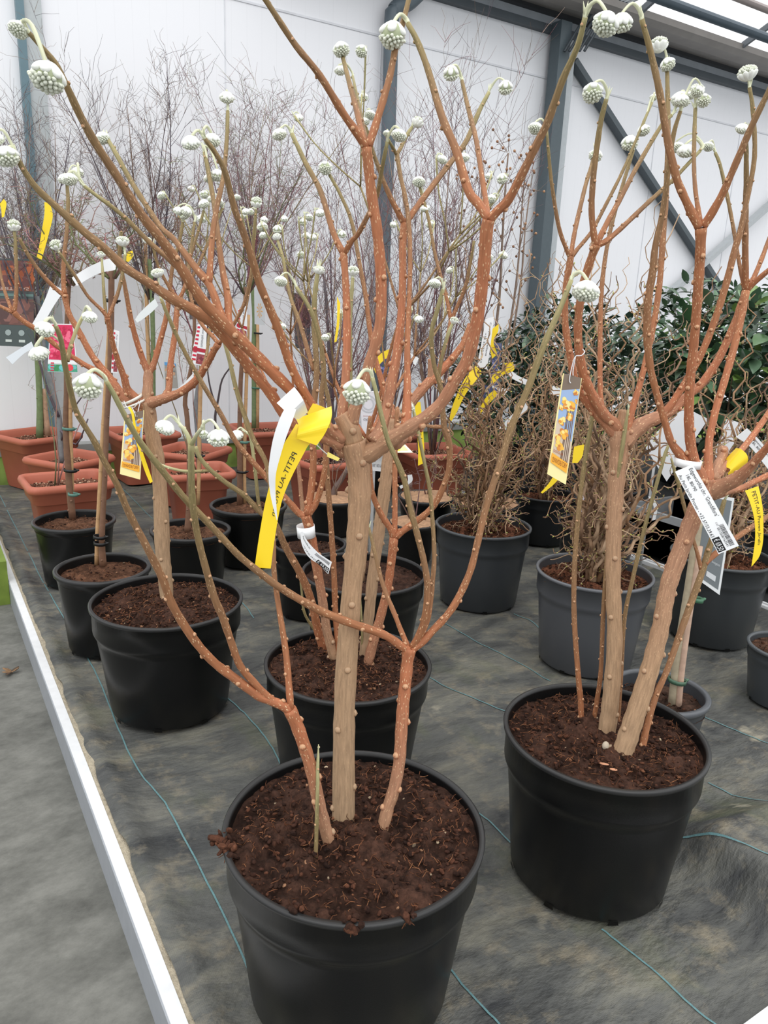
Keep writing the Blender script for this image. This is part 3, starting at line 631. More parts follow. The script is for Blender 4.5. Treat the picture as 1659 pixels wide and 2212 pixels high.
# ---- flexible ribbons and stiff cards, with printed text
def text_mesh(txt, size=1.0):
    cu = bpy.data.curves.new('t', 'FONT'); cu.body = txt; cu.size = size; cu.resolution_u = 3
    ob = bpy.data.objects.new('t', cu); COL.objects.link(ob); dg = bpy.context.evaluated_depsgraph_get(); me = bpy.data.meshes.new_from_object(ob.evaluated_get(dg))
    vs = [(v.co.x, v.co.y) for v in me.vertices]; fs = [tuple(p.vertices) for p in me.polygons]
    bpy.data.objects.remove(ob); bpy.data.curves.remove(cu); bpy.data.meshes.remove(me)
    return vs, fs
class Sheet:
    """surface from rows (left point, right point); u across, v along"""
    def __init__(s, rows):
        A = [np.array(r[0], float) for r in rows]; B = [np.array(r[1], float) for r in rows]
        s.A, _ = catmull(A, [0]*len(A), 6 if len(A) > 2 else 1); s.B, _ = catmull(B, [0]*len(B), 6 if len(B) > 2 else 1)
        s.L = [0]
        for i in range(1, len(s.A)): s.L.append(s.L[-1]+np.linalg.norm((s.A[i]+s.B[i]-s.A[i-1]-s.B[i-1])/2))
        s.len = s.L[-1]; s.w = float(np.mean([np.linalg.norm(a-b) for a, b in zip(s.A, s.B)]))
    def at(s, u, v, off=0.0):
        l = min(max(v, 0), 1)*s.len; i = max(0, min(len(s.L)-2, next((k-1 for k in range(1, len(s.L)) if s.L[k] >= l), len(s.L)-2)))
        t = (l-s.L[i])/max(1e-9, s.L[i+1]-s.L[i]); a = s.A[i]*(1-t)+s.A[i+1]*t; b = s.B[i]*(1-t)+s.B[i+1]*t
        n = np.cross(b-a, s.A[i+1]-s.A[i]+s.B[i+1]-s.B[i]); n = _n(n)
        if n.dot(CAM-a) < 0: n = -n
        return a+(b-a)*u+n*off
    def mesh(s, name, col, parent=None, m=None, back=None, origin=None, th=.0004):
        mb = MB(); k = len(s.A); vs = []; n = 4
        nv = max(2, k)
        for sgn in (1, -1):
            for i in range(nv):
                for j in range(n+1): vs.append(s.at(j/n, i/(nv-1), sgn*th))
        w = n+1; o = nv*w; fs = []
        for i in range(nv-1):
            for j in range(n): a = i*w+j; fs.append((a, a+1, a+w+1, a+w)); fs.append((o+a, o+a+w, o+a+w+1, o+a+1))
        for i in range(nv-1):
            fs.append((i*w, i*w+w, o+i*w+w, o+i*w)); fs.append((i*w+n, o+i*w+n, o+i*w+w+n, i*w+w+n))
        for j in range(n): fs.append((j, o+j, o+j+1, j+1)); a = (nv-1)*w+j; fs.append((a, a+1, o+a+1, o+a))
        mb.add(vs, fs, [col]*o+[back or col]*o); return mb.build(name, m or PRINT, parent, smooth=False, origin=origin)
    def poly(s, mb, pts, col, off=.0008):
        mb.add([s.at(u, v, off) for u, v in pts], [tuple(range(len(pts)))], col)
    def disc(s, mb, u, v, r, col, off=.0008, k=9, asp=None):
        asp = asp or s.w/s.len; s.poly(mb, [(u+r*math.cos(6.283*i/k), v+r*asp*math.sin(6.283*i/k)) for i in range(k)], col, off)
    def text(s, mb, txt, v0, v1, uc, hu, col, flip=False, off=.0010, across=False, mirror=False):
        """text running along v from v0 to v1 centred at u=uc with height hu (fractions); across=True runs along u"""
        vs, fs = text_mesh(txt); xs = [v[0] for v in vs]; ys = [v[1] for v in vs]; x0, x1 = min(xs), max(xs); h = .72; out = []
        for x, y in vs:
            p = (x-x0)/(x1-x0); q = y/h-.5
            if mirror: q = -q
            if across: out.append(s.at(v0+(v1-v0)*p, uc-q*hu*(-1 if flip else 1), off))
            else: out.append(s.at(uc+q*hu*(-1 if flip else 1), v0+(v1-v0)*p, off))
        mb.add(out, fs, col)
YEL = srgb(247, 214, 40); WHT = srgb(236, 238, 240); INK = srgb(36, 36, 38)
def px_rows(spec, c):
    rows = []
    for q in spec.split():
        v = [float(a) for a in q.split(',')]; rows.append((at_s(v[0], v[1], c, v[4]), at_s(v[2], v[3], c, v[5] if len(v) > 5 else v[4])))
    return rows
def loop(mb, p, ax, r, w, col, k=20, th=.0004, a0=0, a1=6.283):     # band wrapped round a stem
    ax = _n(np.array(ax, float)); u = _n(np.cross(ax, [.2, .3, .9])); v = np.cross(ax, u); vs = []
    for i in range(k+1):
        a = a0+(a1-a0)*i/k; o = math.cos(a)*u+math.sin(a)*v; vs += [p+o*r-ax*w/2, p+o*r+ax*w/2, p+o*(r+th)-ax*w/2, p+o*(r+th)+ax*w/2]
    fs = []
    for i in range(k):
        a = 4*i; fs += [(a, a+1, a+5, a+4), (a+2, a+6, a+7, a+3), (a, a+4, a+6, a+2), (a+1, a+3, a+7, a+5)]
    mb.add(vs, fs, col)

# ================================================================== THE FRONT SHRUBS
def potted(label, c, r, h, rb, col=BLK, **k):
    root = thing('potted_shrub', label, 'shrub', (c[0], c[1], 0)); pot(root, c, r, h, rb, col, **k); return root
# ---- front shrub
cA = (.595, 1.003)
rt = potted('large leafless shrub in the big black pot nearest the viewer', cA, .23, .345, .186, heap=.012, soil=.016)
T = Shrub(rt, cA, .345-.012)
T.st("742,1775,49 743,1600,47 746,1480,46 758,1300,42 770,1180,46 777,1080,50 775,1010,50 768,975,60 763,955,56", 0, (0, .2), soil=True)
T.st("764,960,50 752,925,46 742,906,40 736,896,34", 0, (.15, .2))
T.st("780,985,44 800,978,42 844,949,36 888,922,32 925,898,29 955,868,27 982,824,25 1009,777,26 1029,703,26 1039,635,26 1046,568,27 1051,500,27 1056,474,28", -.10, (.2, .55))
T.st("1056,474,22 1033,440,20 1012,412,20 985,324,18 955,253,17 925,152,14 901,88,13 881,51,11", .10, (.5, 1.05), "848,74,28")
T.st("1054,474,16 1050,440,13 1044,400,12 1029,304,11 1012,236,10 998,175,8", .22, (.55, .95), "974,157,16")
T.st("1058,474,22 1075,455,20 1099,430,20 1133,365,19 1160,310,18 1183,263,18 1214,175,16 1247,101,13 1264,37,12", -.12, (.5, 1.1), "1309,50,27,-.02", shoot=True)
T.st("738,915,24 740,880,22 745,838,19 749,753,18 749,669,17 746,600,15 742,547,16", .08, (.3, .6))
T.st("742,549,15 719,500,13 692,412,12 661,354,11 631,290,9", .12, (.6, 1.1), "603,290,15")
T.st("743,549,13 760,520,11 773,506,11 796,463,11 815,420,10 826,360,9 837,305,8", -.10, (.6, 1.1), "862,292,16")
T.st("758,915,36 766,885,26 780,850,24 800,780,25 812,740,24 822,690,24 823,600,24 815,500,23 804,430,23 797,370,22 792,318,24", -.04, (.25, .6))
T.st("791,318,20 768,283,18 740,243,17 690,162,15 640,100,14 600,40,13 562,-18,12", -.12, (.55, .95))
T.st("788,312,16 780,280,14 770,235,13 755,180,11 741,125,9", .16, (.6, 1.0), "737,106,17,0,0")
T.st("793,310,10 778,240,8 762,165,6", .2, (.8, 1.1), "735,152,12")
T.st("796,316,18 808,280,17 822,235,16 842,165,15 855,100,14 870,50,12 886,-14,11", .06, (.55, .95))
T.st("805,955,34 822,930,26 836,880,23 847,820,23 858,760,21 866,690,18 870,600,16 870,530,16 874,484,18", .16, (.3, .6))
T.st("875,484,14 900,448,13 932,405,13 965,362,12 990,330,12 1010,300,11 1035,240,10 1056,200,8", .14, (.6, 1.1), "1092,188,15")
T.st("872,482,14 858,455,12 845,430,12 832,400,10 815,355,9 802,318,9 790,275,8", -.04, (.6, 1.05), "800,248,12 788,262,10")
T.st("877,930,26 879,870,19 880,800,14 880,740,13 884,640,10 886,560,10 883,480,10 874,420,10 866,385,9 857,332,10", .20, (.42, .9))
T.st("857,334,8 848,318,7 838,300,6", -.04, (.9, 1.1), "836,288,8")
T.st("858,332,9 868,315,8 880,290,8 890,275,7", .05, (.9, 1.1), "902,265,12,0,1")
T.st("855,955,34 880,935,30 905,915,26", .16, (.3, .4))
T.st("742,982,24 722,955,20 698,922,21 668,865,20 645,825,19 624,780,19 604,719,19 584,669,18 560,611,17 545,560,16 525,500,15 506,449,14 486,371,13 465,330,11 442,299,9", -.24, (.3, .95), "412,308,19 458,302,17,.02")
T.st("740,950,28 715,930,25 680,895,25 640,855,25 590,805,25 550,765,26 506,722,26 470,685,25 439,652,24 388,574,23 348,517,21 304,462,20 253,381,18 209,314,18 175,253,17 142,182,15 118,135,13 84,95,11 62,70,9", -.34, (.32, .98), "103,165,35,-.01 40,63,20,0")
T.st("738,962,30 700,945,26 655,935,24 612,892,23 585,850,23 540,795,23 500,745,24 456,696,25 410,665,24 371,645,22 320,610,20 270,578,20 230,540,18 189,507,18 150,472,17 110,436,15 78,405,14 50,365,12 36,338,10", -.20, (.32, .98), "14,337,24 -8,300,16")
T.st("490,712,18 478,680,18 470,660,17 452,615,17 422,578,16 390,535,13 371,512,12 344,486,12 287,398,11 250,331,10 232,300,9", .12, (.5, 1.1), "221,298,15,0,0")
T.st("500,715,18 494,690,16 492,640,16 482,590,14 472,520,12 464,450,11 452,380,10 442,330,9", .16, (.5, 1.05), "470,378,14 452,385,12")
T.st("452,612,14 455,560,13 460,500,12 470,440,11 483,380,10 490,300,9 492,240,8", .10, (.55, 1.05), "490,210,15,0,0")
T.st("500,720,16 440,650,14 400,595,13 365,560,12 330,530,11 300,500,10 270,470,10 240,445,9 212,425,8 182,402,8", -.06, (.5, 1.1), "150,387,16 170,372,10,.02", s0=T.near(500, 720)+.06)
T.st("712,1826,26 698,1770,27 690,1740,27 672,1660,27 650,1590,28 636,1555,28 626,1532,28", -.05, (.2, .5), soil=True)
T.st("624,1534,22 606,1522,20 580,1512,20 554,1500,20 500,1460,20 456,1425,19 412,1372,19 371,1304,18 351,1250,17 314,1176,16 277,1105,15 253,1047,14 222,990,13 203,952,13 180,915,12 162,881,12 142,797,12 132,736,11 120,703,9", -.34, (.45, 1.05), "97,710,19")
T.st("146,780,9 152,750,9 165,712,8 178,685,7", .03, (.95, 1.15), "194,684,15")
T.st("140,765,6 136,758,6 133,752,5", .0, (1.0, 1.2), "84,763,20,-.02")
T.st("600,1520,16 575,1502,16 554,1480,16 520,1440,16 500,1388,16 480,1330,17 462,1287,17 435,1192,15 420,1120,15 415,1068,15 413,1010,14 413,960,14", -.20, (.5, 1.1))
T.st("413,965,12 407,945,10 399,930,10 388,917,9", .0, (1.1, 1.3), "357,923,20")
T.st("413,963,11 420,948,9 428,935,8 436,925,7", -.03, (1.1, 1.3), "472,945,22 440,938,10,.02", shoot=True)
T.st("628,1530,16 623,1470,15 617,1405,14 601,1304,12 592,1236,11 590,1150,11 585,1060,11 575,1000,11 548,950,11 529,900,11 510,840,10 495,775,9 480,722,8", .10, (.5, 1.1), "474,712,7")
T.st("825,1798,27 838,1745,26 848,1715,26 862,1650,26 868,1560,27 875,1480,26 880,1430,26 884,1400,30", .04, (.2, .5), soil=True)
T.st("882,1404,20 870,1398,19 837,1375,18 800,1360,18 760,1347,18 702,1324,18 651,1297,17 600,1266,16 560,1236,16 517,1201,15 481,1163,15 433,1112,15 394,1071,15 348,1013,14 303,955,13 271,900,12 245,850,11 229,822,10", -.36, (.5, 1.15), "190,832,29,-.01", shoot=True)
T.st("882,1400,14 866,1362,11 854,1331,11 827,1263,10 810,1196,9 797,1140,6", .10, (.55, .95), shoot=True)
T.st("890,1398,16 905,1372,15 918,1330,14 923,1270,14 917,1220,14 900,1150,14 884,1091,13 874,1040,13 857,995,12 837,949,11 822,890,11 813,850,10 804,815,9", -.10, (.6, 1.15), "771,845,29,-.01", shoot=True)
T.st("896,1396,12 920,1350,12 929,1310,11 934,1260,11 938,1200,10 934,1120,9 928,1057,9 918,1005,8 908,956,8 894,890,7", .02, (.6, 1.15), "878,880,15")
T.st("890,1402,20 910,1388,18 935,1362,17 965,1330,16 988,1295,16 1015,1236,15 1032,1170,15 1052,1089,15 1080,1002,15 1106,919,15 1139,843,15 1160,785,15 1182,729,14 1214,656,12 1234,605,10", .06, (.5, 1.12), "1266,628,27,-.01", shoot=True)
T.st("682,1855,9 684,1780,9 686,1700,8 686,1660,8 687,1635,6 688,1608,2", 0, (.9, 1.2), soil=True)
for px, py, n_, sc in ((478, 1815, 16, 1.0), (490, 1840, 10, .8), (762, 1995, 12, .8), (880, 1985, 8, .7), (640, 1960, 8, .8)):     # peat spilling over the rim
    mb = MB(); g = at_z(px, py, .347); g = np.array([cA[0], cA[1], .346])+(g-np.array([cA[0], cA[1], .347]))*min(1, .232/np.linalg.norm((g-np.array([cA[0], cA[1], 0]))[:2]))
    for k in range(n_):
        o = np.array([random.uniform(-1, 1), random.uniform(-1, 1), random.uniform(-.4, .6)])*.016*sc; blob(mb, g+o, (random.uniform(-1, 1), random.uniform(-1, 1), random.uniform(-1, 1)), random.uniform(.003, .007), random.uniform(.004, .011), srgb(*random.choice([(78, 50, 38), (96, 62, 46), (60, 40, 32)])), 5, 4)
    for k in range(5):
        d = _n(np.array([random.uniform(-1, 1), random.uniform(-1, 1), random.uniform(-1.2, .2)]))*.022*sc; tube(mb, [g, g+d*.6, g+d], [.0011, .001, .0006], srgb(116, 76, 54), 3)
    mb.build('spilled_peat', SOIL, rt)
mb = MB(); g = at_z(452, 1809, .350); e = at_z(488, 1822, .350); tube(mb, [e, (e+g)/2+[0, 0, .004], g], [.007, .006, .005], srgb(88, 56, 42), 7)
mb.build('peat_crumb', SOIL, rt)
# ---- right hand shrub with two trunks
cB = (1.225, .998)
rt = potted('two-trunked leafless shrub in the big black pot right of the nearest one', cB, .217, .357, .176, heap=.006, soil=.024)
U = Shrub(rt, cB, .357-.02)
U.st("1310,1588,39 1316,1540,37 1322,1480,36 1328,1380,33 1325,1280,32 1325,1180,33 1328,1100,34 1333,1020,37 1338,970,40 1340,930,46", .05, (.05, .25), soil=True)
U.st("1342,935,26 1343,905,20 1346,885,14", 0, (.2, .2))
U.st("1336,930,30 1322,912,26 1305,895,23 1275,845,22 1257,795,20 1249,735,18 1250,680,17 1258,620,17 1268,585,17 1280,550,18 1288,528,20", -.10, (.35, .65))
U.st("1287,530,16 1282,500,14 1278,450,13 1283,370,13 1295,280,12 1303,240,11 1310,214,10", -.05, (.6, 1.05), "1280,199,21", shoot=True)
U.st("1290,525,13 1312,480,12 1342,425,11 1365,380,10 1389,337,10 1423,280,9 1436,262,8 1450,250,8", .14, (.6, 1.05), "1471,214,19,0,0")
U.st("1290,530,14 1310,520,12 1345,490,11 1403,435,10 1450,392,9 1480,361,8 1512,326,7", .10, (.6, 1.1), "1482,326,18 1464,318,13,.03")
U.st("1332,940,28 1312,918,24 1290,895,20 1265,865,18 1245,830,17 1230,760,15 1221,700,14 1222,620,13 1229,580,14 1233,554,15", .02, (.35, .65))
U.st("1232,556,11 1222,535,9 1207,490,9 1192,400,8 1185,330,7 1181,284,6", -.05, (.65, 1.05), "1157,277,15", shoot=True)
U.st("1233,554,11 1238,520,10 1247,475,10 1265,400,9 1277,360,8 1286,325,7", .15, (.65, .95), "1287,335,14")
U.st("1235,554,11 1250,535,9 1278,500,8 1310,440,8 1345,370,7 1375,300,6 1408,222,6", .1, (.7, 1.1), "1390,281,13 1412,210,8,.01")
U.st("1318,925,18 1303,890,12 1297,850,11 1296,780,11 1297,700,10 1300,620,10 1310,540,9 1325,470,9 1345,400,8 1368,325,7", .22, (.42, 1.0), "1360,308,17")
U.st("1352,940,20 1365,888,14 1385,820,13 1408,720,13 1424,620,13 1433,500,13 1440,400,12 1443,280,11 1442,200,10 1441,140,8", .2, (.4, 1.0), "1423,98,18,0,1 1442,138,15")
U.st("1345,960,40 1365,935,38 1390,915,33 1420,902,28 1452,885,22 1485,855,19 1518,826,18 1555,770,17 1588,696,16 1600,660,15 1611,628,15", .12, (.25, .6))
U.st("1420,900,18 1445,880,16 1480,826,15 1508,779,15 1536,714,15 1564,630,15 1588,537,14 1599,500,13 1612,439,11 1630,338,10 1626,236,9 1619,189,8", .0, (.4, 1.0), "1615,159,19,0,1")
U.st("1345,1628,46 1362,1575,43 1385,1505,41 1408,1430,39 1428,1350,37 1440,1280,36 1455,1230,37 1485,1150,37 1507,1095,38 1525,1060,44 1530,1035,46", .06, (.05, .35), soil=True)
U.st("1520,1050,36 1500,1020,28 1472,985,20 1450,955,16 1436,910,15 1424,870,15 1413,830,15 1404,789,16 1398,723,17 1400,650,17 1409,593,16 1416,530,14 1430,465,12 1443,375,11 1455,290,10 1470,240,8", -.10, (.45, .95), "1472,216,14 1507,197,13,.02")
U.st("1515,1040,36 1503,1012,28 1496,985,23 1490,940,21 1488,891,20 1491,817,20 1499,742,19 1505,668,20 1510,593,21 1513,540,21 1514,492,24", -.10, (.4, .6))
U.st("1510,490,20 1498,468,19 1480,430,17 1463,390,17 1450,340,17 1440,290,16 1425,200,15 1405,110,13 1386,42,11", -.06, (.55, 1.0), "1343,48,22,-.01", shoot=True)
U.st("1513,485,13 1506,440,10 1501,400,9 1499,350,9 1500,290,9 1502,235,8", .1, (.6, 1.05), "1505,196,15,0,1 1520,216,14 1491,206,9")
U.st("1519,488,20 1535,465,18 1560,420,16 1578,380,15 1595,340,15 1625,270,14 1659,200,12 1685,145,11", -.1, (.55, .95))
U.st("1528,1045,30 1530,1000,20 1532,950,16 1545,890,16 1564,826,16 1583,760,16 1601,686,16 1611,630,17", .14, (.4, .6))
U.st("1608,625,9 1598,575,8 1582,480,8 1568,410,8 1555,355,7 1545,330,7", .08, (.65, 1.05), "1530,316,11")
U.st("1611,628,14 1610,580,14 1610,480,13 1612,400,11 1612,330,10 1612,285,7", -.08, (.6, 1.0), "1604,278,14", shoot=True)
U.st("1614,622,12 1628,600,10 1645,560,10 1660,520,9 1690,440,8", .1, (.55, .8))
U.st("1614,626,13 1630,610,12 1659,585,11 1700,552,10", -.05, (.5, .7))
U.st("1535,1062,44 1560,1050,34 1585,1038,30 1600,1028,28 1620,1008,20 1640,986,18 1665,958,17 1700,915,15", -.15, (.25, .5))
U.st("1545,1068,24 1575,1060,17 1600,1055,14 1625,1043,13 1660,1026,13 1700,1006,12", .08, (.3, .55))
U.st("1540,1040,26 1552,1005,22 1560,985,20 1562,970,22", .08, (.25, .3))
U.st("1545,1030,20 1570,1004,16 1590,985,14 1624,944,13 1660,893,13 1690,850,12", .2, (.3, .6))
U.st("1256,1558,13 1254,1510,12 1250,1470,12 1241,1350,11 1240,1250,11 1246,1150,11 1256,1050,10 1271,950,10 1285,875,9 1292,842,7 1296,825,3", .05, (.55, 1.1), soil=True, shoot=True)
U.st("1282,1560,10 1290,1510,10 1298,1450,10 1303,1330,10 1313,1190,10 1325,1085,11 1339,1000,10 1350,930,9 1357,885,5", -.03, (.6, 1.1), soil=True, shoot=True)
U.st("1335,1565,9 1342,1450,9 1350,1330,9 1367,1250,9 1390,1150,9 1413,1065,8 1434,990,8 1444,962,6", .08, (.7, 1.1), soil=True, shoot=True)
U.st("1386,1622,16 1400,1560,14 1418,1500,13 1440,1450,13 1465,1380,14 1490,1310,15 1515,1240,14 1530,1190,14 1552,1125,12 1565,1080,9", .16, (.6, 1.0), soil=True, shoot=True)
U.st("1522,1218,14 1535,1205,13 1560,1185,13 1600,1155,12 1659,1115,11 1700,1085,10", .1, (.6, .8))
U.st("1515,1230,10 1505,1190,8 1490,1140,8 1472,1070,8 1458,1020,7 1450,990,5", .06, (.65, 1.1))
mb = MB(); k = at_z(1308, 1614, .345); blob(mb, k+np.array([0, 0, .003]), (.3, .2, 1), .008, .010, srgb(176, 164, 146), 8, 6); blob(mb, k+np.array([.008, -.004, .0]), (1, .2, .2), .005, .009, srgb(150, 130, 106), 7, 5)
tag(mb.build('wood_knot', WOOD), 'pale lump of cut wood lying on the peat at the foot of the two trunks', 'wood')
mb = MB()
for px, py, l in ((1305, 1650, .011), (1325, 1662, .009)):
    k = at_z(px, py, .346); blob(mb, k, (.4, -1, .2), .005, l, srgb(190, 136, 104), 6, 4, .3)
tag(mb.build('bark_chip', WOOD), 'pinkish bark chips on the peat in the pot of the two-trunked shrub', 'bark')

# ---- shrub behind the front one
cD = (.911, 1.599)
rt = potted('leafless shrub with a priced white tag in the black pot directly behind the front shrub', cD, .218, .327, .176, heap=.008, soil=.022)
V = Shrub(rt, cD, .327-.018)
V.st("785,1420,20 790,1380,22 797,1330,23 805,1250,25 818,1150,26 828,1080,27 838,1000,27 845,945,27 852,905,26", .10, (.02, .2), soil=True)
V.st("852,905,26 872,888,24 895,861,22 920,832,22 948,805,19 975,777,17 1000,742,13 1015,700,10", .08, (.25, .6))
V.st("930,820,16 932,790,15 930,775,14", .0, (.25, .3))
V.st("948,803,11 955,770,9 966,730,9 974,692,10", .04, (.45, .7))
V.st("974,692,9 966,650,8 950,590,8 938,540,7 925,470,7 906,402,6", .08, (.6, 1.05), "917,452,8 905,392,13", name='branch')
V.st("974,692,9 988,662,8 1005,620,8 1016,570,7 1024,520,6", -.04, (.6, 1.0))
V.st("850,910,22 838,870,18 826,830,14 812,780,12 800,720,11 790,640,10 775,560,9 760,480,8 735,420,7 712,378,7", .1, (.35, 1.05), "703,362,14")
V.st("795,1432,22 808,1380,21 820,1340,20 837,1270,18 845,1215,18 851,1160,20", -.03, (.3, .5), soil=True)
V.st("850,1160,15 843,1142,14 820,1105,13 803,1060,12 798,1000,11 795,950,10 800,900,9", -.08, (.5, .7))
V.st("852,1158,13 853,1110,12 853,1050,12 853,1000,11 855,940,10 858,880,9", .08, (.5, .7))
V.st("855,1160,15 870,1147,15 905,1122,14 938,1091,14 960,1045,13 971,1005,13 970,955,14 960,925,13 956,880,12 953,840,11 937,785,10 932,720,10 945,669,10 957,625,9", -.06, (.5, 1.1), "939,612,13")
V.st("958,922,10 935,922,8 916,918,7", .03, (.7, .8))
V.st("953,850,9 948,820,8 955,770,8 968,722,8 977,700,7", .02, (.8, 1.15), "981,693,9,0,1")
V.st("722,1425,22 712,1385,20 705,1355,19 695,1287,20 680,1200,20 668,1140,21 660,1112,25", -.08, (.15, .5), soil=True)
V.st("658,1114,17 645,1108,15 625,1085,14 590,1048,13 555,1008,12 510,955,11 479,898,11 431,818,10 392,746,9 362,680,8 348,645,7", -.12, (.5, 1.05), "340,590,13,0,1")
V.st("663,1112,18 672,1060,16 677,1000,15 675,940,15 678,880,14 684,804,13 679,703,12 680,640,11 687,584,9", .05, (.45, 1.1), "689,584,12,0,1")
V.st("666,1112,15 682,1088,13 697,1040,13 703,1000,12 703,940,11 694,860,11 700,800,10 690,730,9 670,668,9 640,620,8", -.05, (.5, 1.1), "607,607,13")
V.st("698,1400,18 690,1375,18 685,1354,18 672,1297,17 651,1243,17 617,1182,15 601,1145,14 585,1120,13 563,1107,12 529,1071,12 490,1044,11 452,1013,10 430,985,9 423,965,8", -.16, (.45, 1.1), soil=True)
V.st("563,1107,9 558,1081,8 549,997,8 541,944,7 533,935,6", -.02, (.95, 1.2), "511,940,14")
V.st("455,1016,7 430,1018,7 400,1018,7 370,1012,6 350,1005,6", -.03, (1.0, 1.2), shoot=True)
V.st("735,1430,14 725,1330,13 722,1250,13 716,1150,12 710,1070,12 706,1000,11 708,950,11 712,880,10 700,820,9 694,760,8", .05, (.5, .95), soil=True)
V.st("760,1440,11 758,1200,11 757,900,10 757,820,10 756,702,9 762,600,8", .02, (.8, 1.1), "763,586,12,0,1", soil=True)
V.st("700,1390,6 660,1330,6 652,1280,5 648,1240,4", -.04, (.9, 1.1), soil=True)
V.st("783,1418,5 781,1340,5 778,1290,4", -.02, (1, 1.1), soil=True)
V.st("678,800,10 660,740,10 645,690,9 630,650,8 618,600,8 612,560,7 600,520,6", .15, (.7, 1.1), "598,512,9,0,1")
# ---- left shrub
cC = (.595, 2.17)
rt = potted('straight-trunked shrub with an orange photo tag in the wide black pot on the left', cC, .223, .352, .178, heap=.01, soil=.026)
W_ = Shrub(rt, cC, .352-.02)
W_.st("361,1300,28 356,1240,30 351,1190,31 348,1100,32 341,1000,30 331,950,31 323,900,30 316,868,34", .0, (.02, .2), soil=True)
W_.st("318,868,26 319,845,22 320,822,21 321,800,20", .02, (.2, .3))
W_.st("320,806,15 308,775,13 296,740,12 283,690,11 270,620,9 262,580,8 258,540,8 262,500,7", -.06, (.35, 1.0))
W_.st("323,806,14 334,780,13 345,740,12 358,690,11 366,640,9 372,580,8 388,520,7 395,480,7", .05, (.35, 1.0), "398,462,11")
W_.st("318,872,28 345,864,22 385,850,18 420,825,17 445,790,15 460,762,14 472,742,15", -.14, (.3, .55))
W_.st("352,862,18 364,842,14 368,790,13 378,720,12 382,670,11 385,645,12", .06, (.35, .6))
W_.st("385,646,9 372,630,8 355,602,7 340,570,6 330,530,6", -.04, (.6, 1.0), "318,520,9,0,1")
W_.st("386,646,9 396,628,8 403,600,7 410,560,7 428,500,6 440,455,6", .05, (.6, 1.05), "440,440,11")
W_.st("472,742,10 458,725,9 440,706,8 425,680,8 412,640,7 408,590,7 412,540,6 420,480,6", .08, (.6, 1.0), "403,456,12 385,455,10")
W_.st("473,742,10 490,722,9 508,695,8 526,660,8 538,615,8 545,570,7 549,500,7 553,452,6", -.05, (.6, 1.05), "554,438,12,0,1")
W_.st("428,815,8 445,770,7 452,720,6 458,690,5", .1, (.7, 1.1))
W_.st("316,880,28 300,868,24 288,856,21 275,842,18 268,815,14 255,780,12 243,740,11 235,700,11 232,686,12", -.12, (.35, .6))
W_.st("232,688,9 222,672,8 190,640,7 165,600,7 145,570,6 128,545,6", -.06, (.6, 1.0), "121,530,12,0,1")
W_.st("233,688,9 242,665,8 254,635,8 263,600,8 269,565,7 270,550,6", .03, (.6, 1.1), "265,522,13,0,1")
W_.st("231,700,8 225,640,7 222,590,6 220,560,5", .05, (.9, 1.15), "219,550,8,0,1")
W_.st("312,884,28 285,870,24 260,850,22 235,815,18 200,770,14 170,715,13 150,680,12 143,655,12 140,636,14", .02, (.35, .6))
W_.st("140,638,10 125,628,9 95,598,9 70,565,8 52,535,8 42,515,7", -.05, (.6, .95))
W_.st("140,636,11 137,610,10 138,560,9 144,500,8 147,440,8 145,400,7", .05, (.6, 1.0), "139,386,13 165,372,11,.02")
W_.st("238,820,16 205,800,12 170,780,11 120,745,11 85,715,11 60,700,11 40,685,11 30,674,12", -.10, (.4, .6))
W_.st("30,675,9 34,650,9 36,600,8 34,550,8 33,520,7 31,500,6", .02, (.6, 1.05), "30,488,13,0,1")
W_.st("28,675,9 10,666,8 -15,655,8", 0, (.6, .7))
W_.st("26,672,8 14,640,7 5,610,6 -4,560,6", .06, (.6, .9))
W_.st("390,650,7 398,625,7 420,590,7 460,500,6 480,450,6", .1, (.7, 1.0), "472,436,11 458,430,9")
# ---- two more behind, seen through the branches
cE = (1.3, 2.189)
rt = potted('bushy leafless flowering shrub in the black pot half hidden behind the second centre pot', cE, .218, .327, .176, fine=0, soil=.03)
S1 = Shrub(rt, cE, .3, scars=1.5)
auto_shrub(S1, (1.29, 2.19, .28), .52, 1.0, 5, 3, .012, .014); auto_shrub(S1, (1.33, 2.25, .28), .42, 1.0, 8, 2, .010, .014, lean=(.25, .1))
cF = (1.31, 2.646)
rt = potted('small flowering shrub in the narrow black pot behind the white price tag', cF, .145, .297, .12, fine=0, soil=.03)
S2 = Shrub(rt, cF, .27, scars=1.6); auto_shrub(S2, (1.31, 2.65, .25), .55, .9, 21, 3, .010, .014, lean=(-.05, .1))

# ================================================================== PLANTS BEHIND
def planter_at(px, py, s, ang, label, cat='shrub', h=.35, col=(172, 96, 74), s2=None, kind='planted_tree'):
    p = at_z(px, py, h); c = (float(p[0]), float(p[1])); root = thing(kind, label, cat, (c[0], c[1], 0)); planter(root, c, s, h, ang, srgb(*col), s2); return root, c
def zpx(x, y, c): return float(at_s(x, y, c)[2])
REDS = [srgb(112, 82, 88), srgb(94, 74, 84), srgb(136, 104, 106), srgb(120, 70, 78), srgb(102, 92, 98)]
GREY = [srgb(96, 88, 96), srgb(118, 108, 108), srgb(84, 76, 86), srgb(134, 120, 114)]
BRN = [srgb(122, 100, 86), srgb(104, 82, 76), srgb(140, 116, 100), srgb(112, 84, 84)]
GRN = [srgb(118, 124, 84), srgb(134, 120, 90), srgb(150, 112, 108), srgb(106, 110, 78), srgb(140, 106, 96)]
PINK = [srgb(168, 116, 118), srgb(150, 96, 100), srgb(134, 116, 92), srgb(120, 98, 84)]
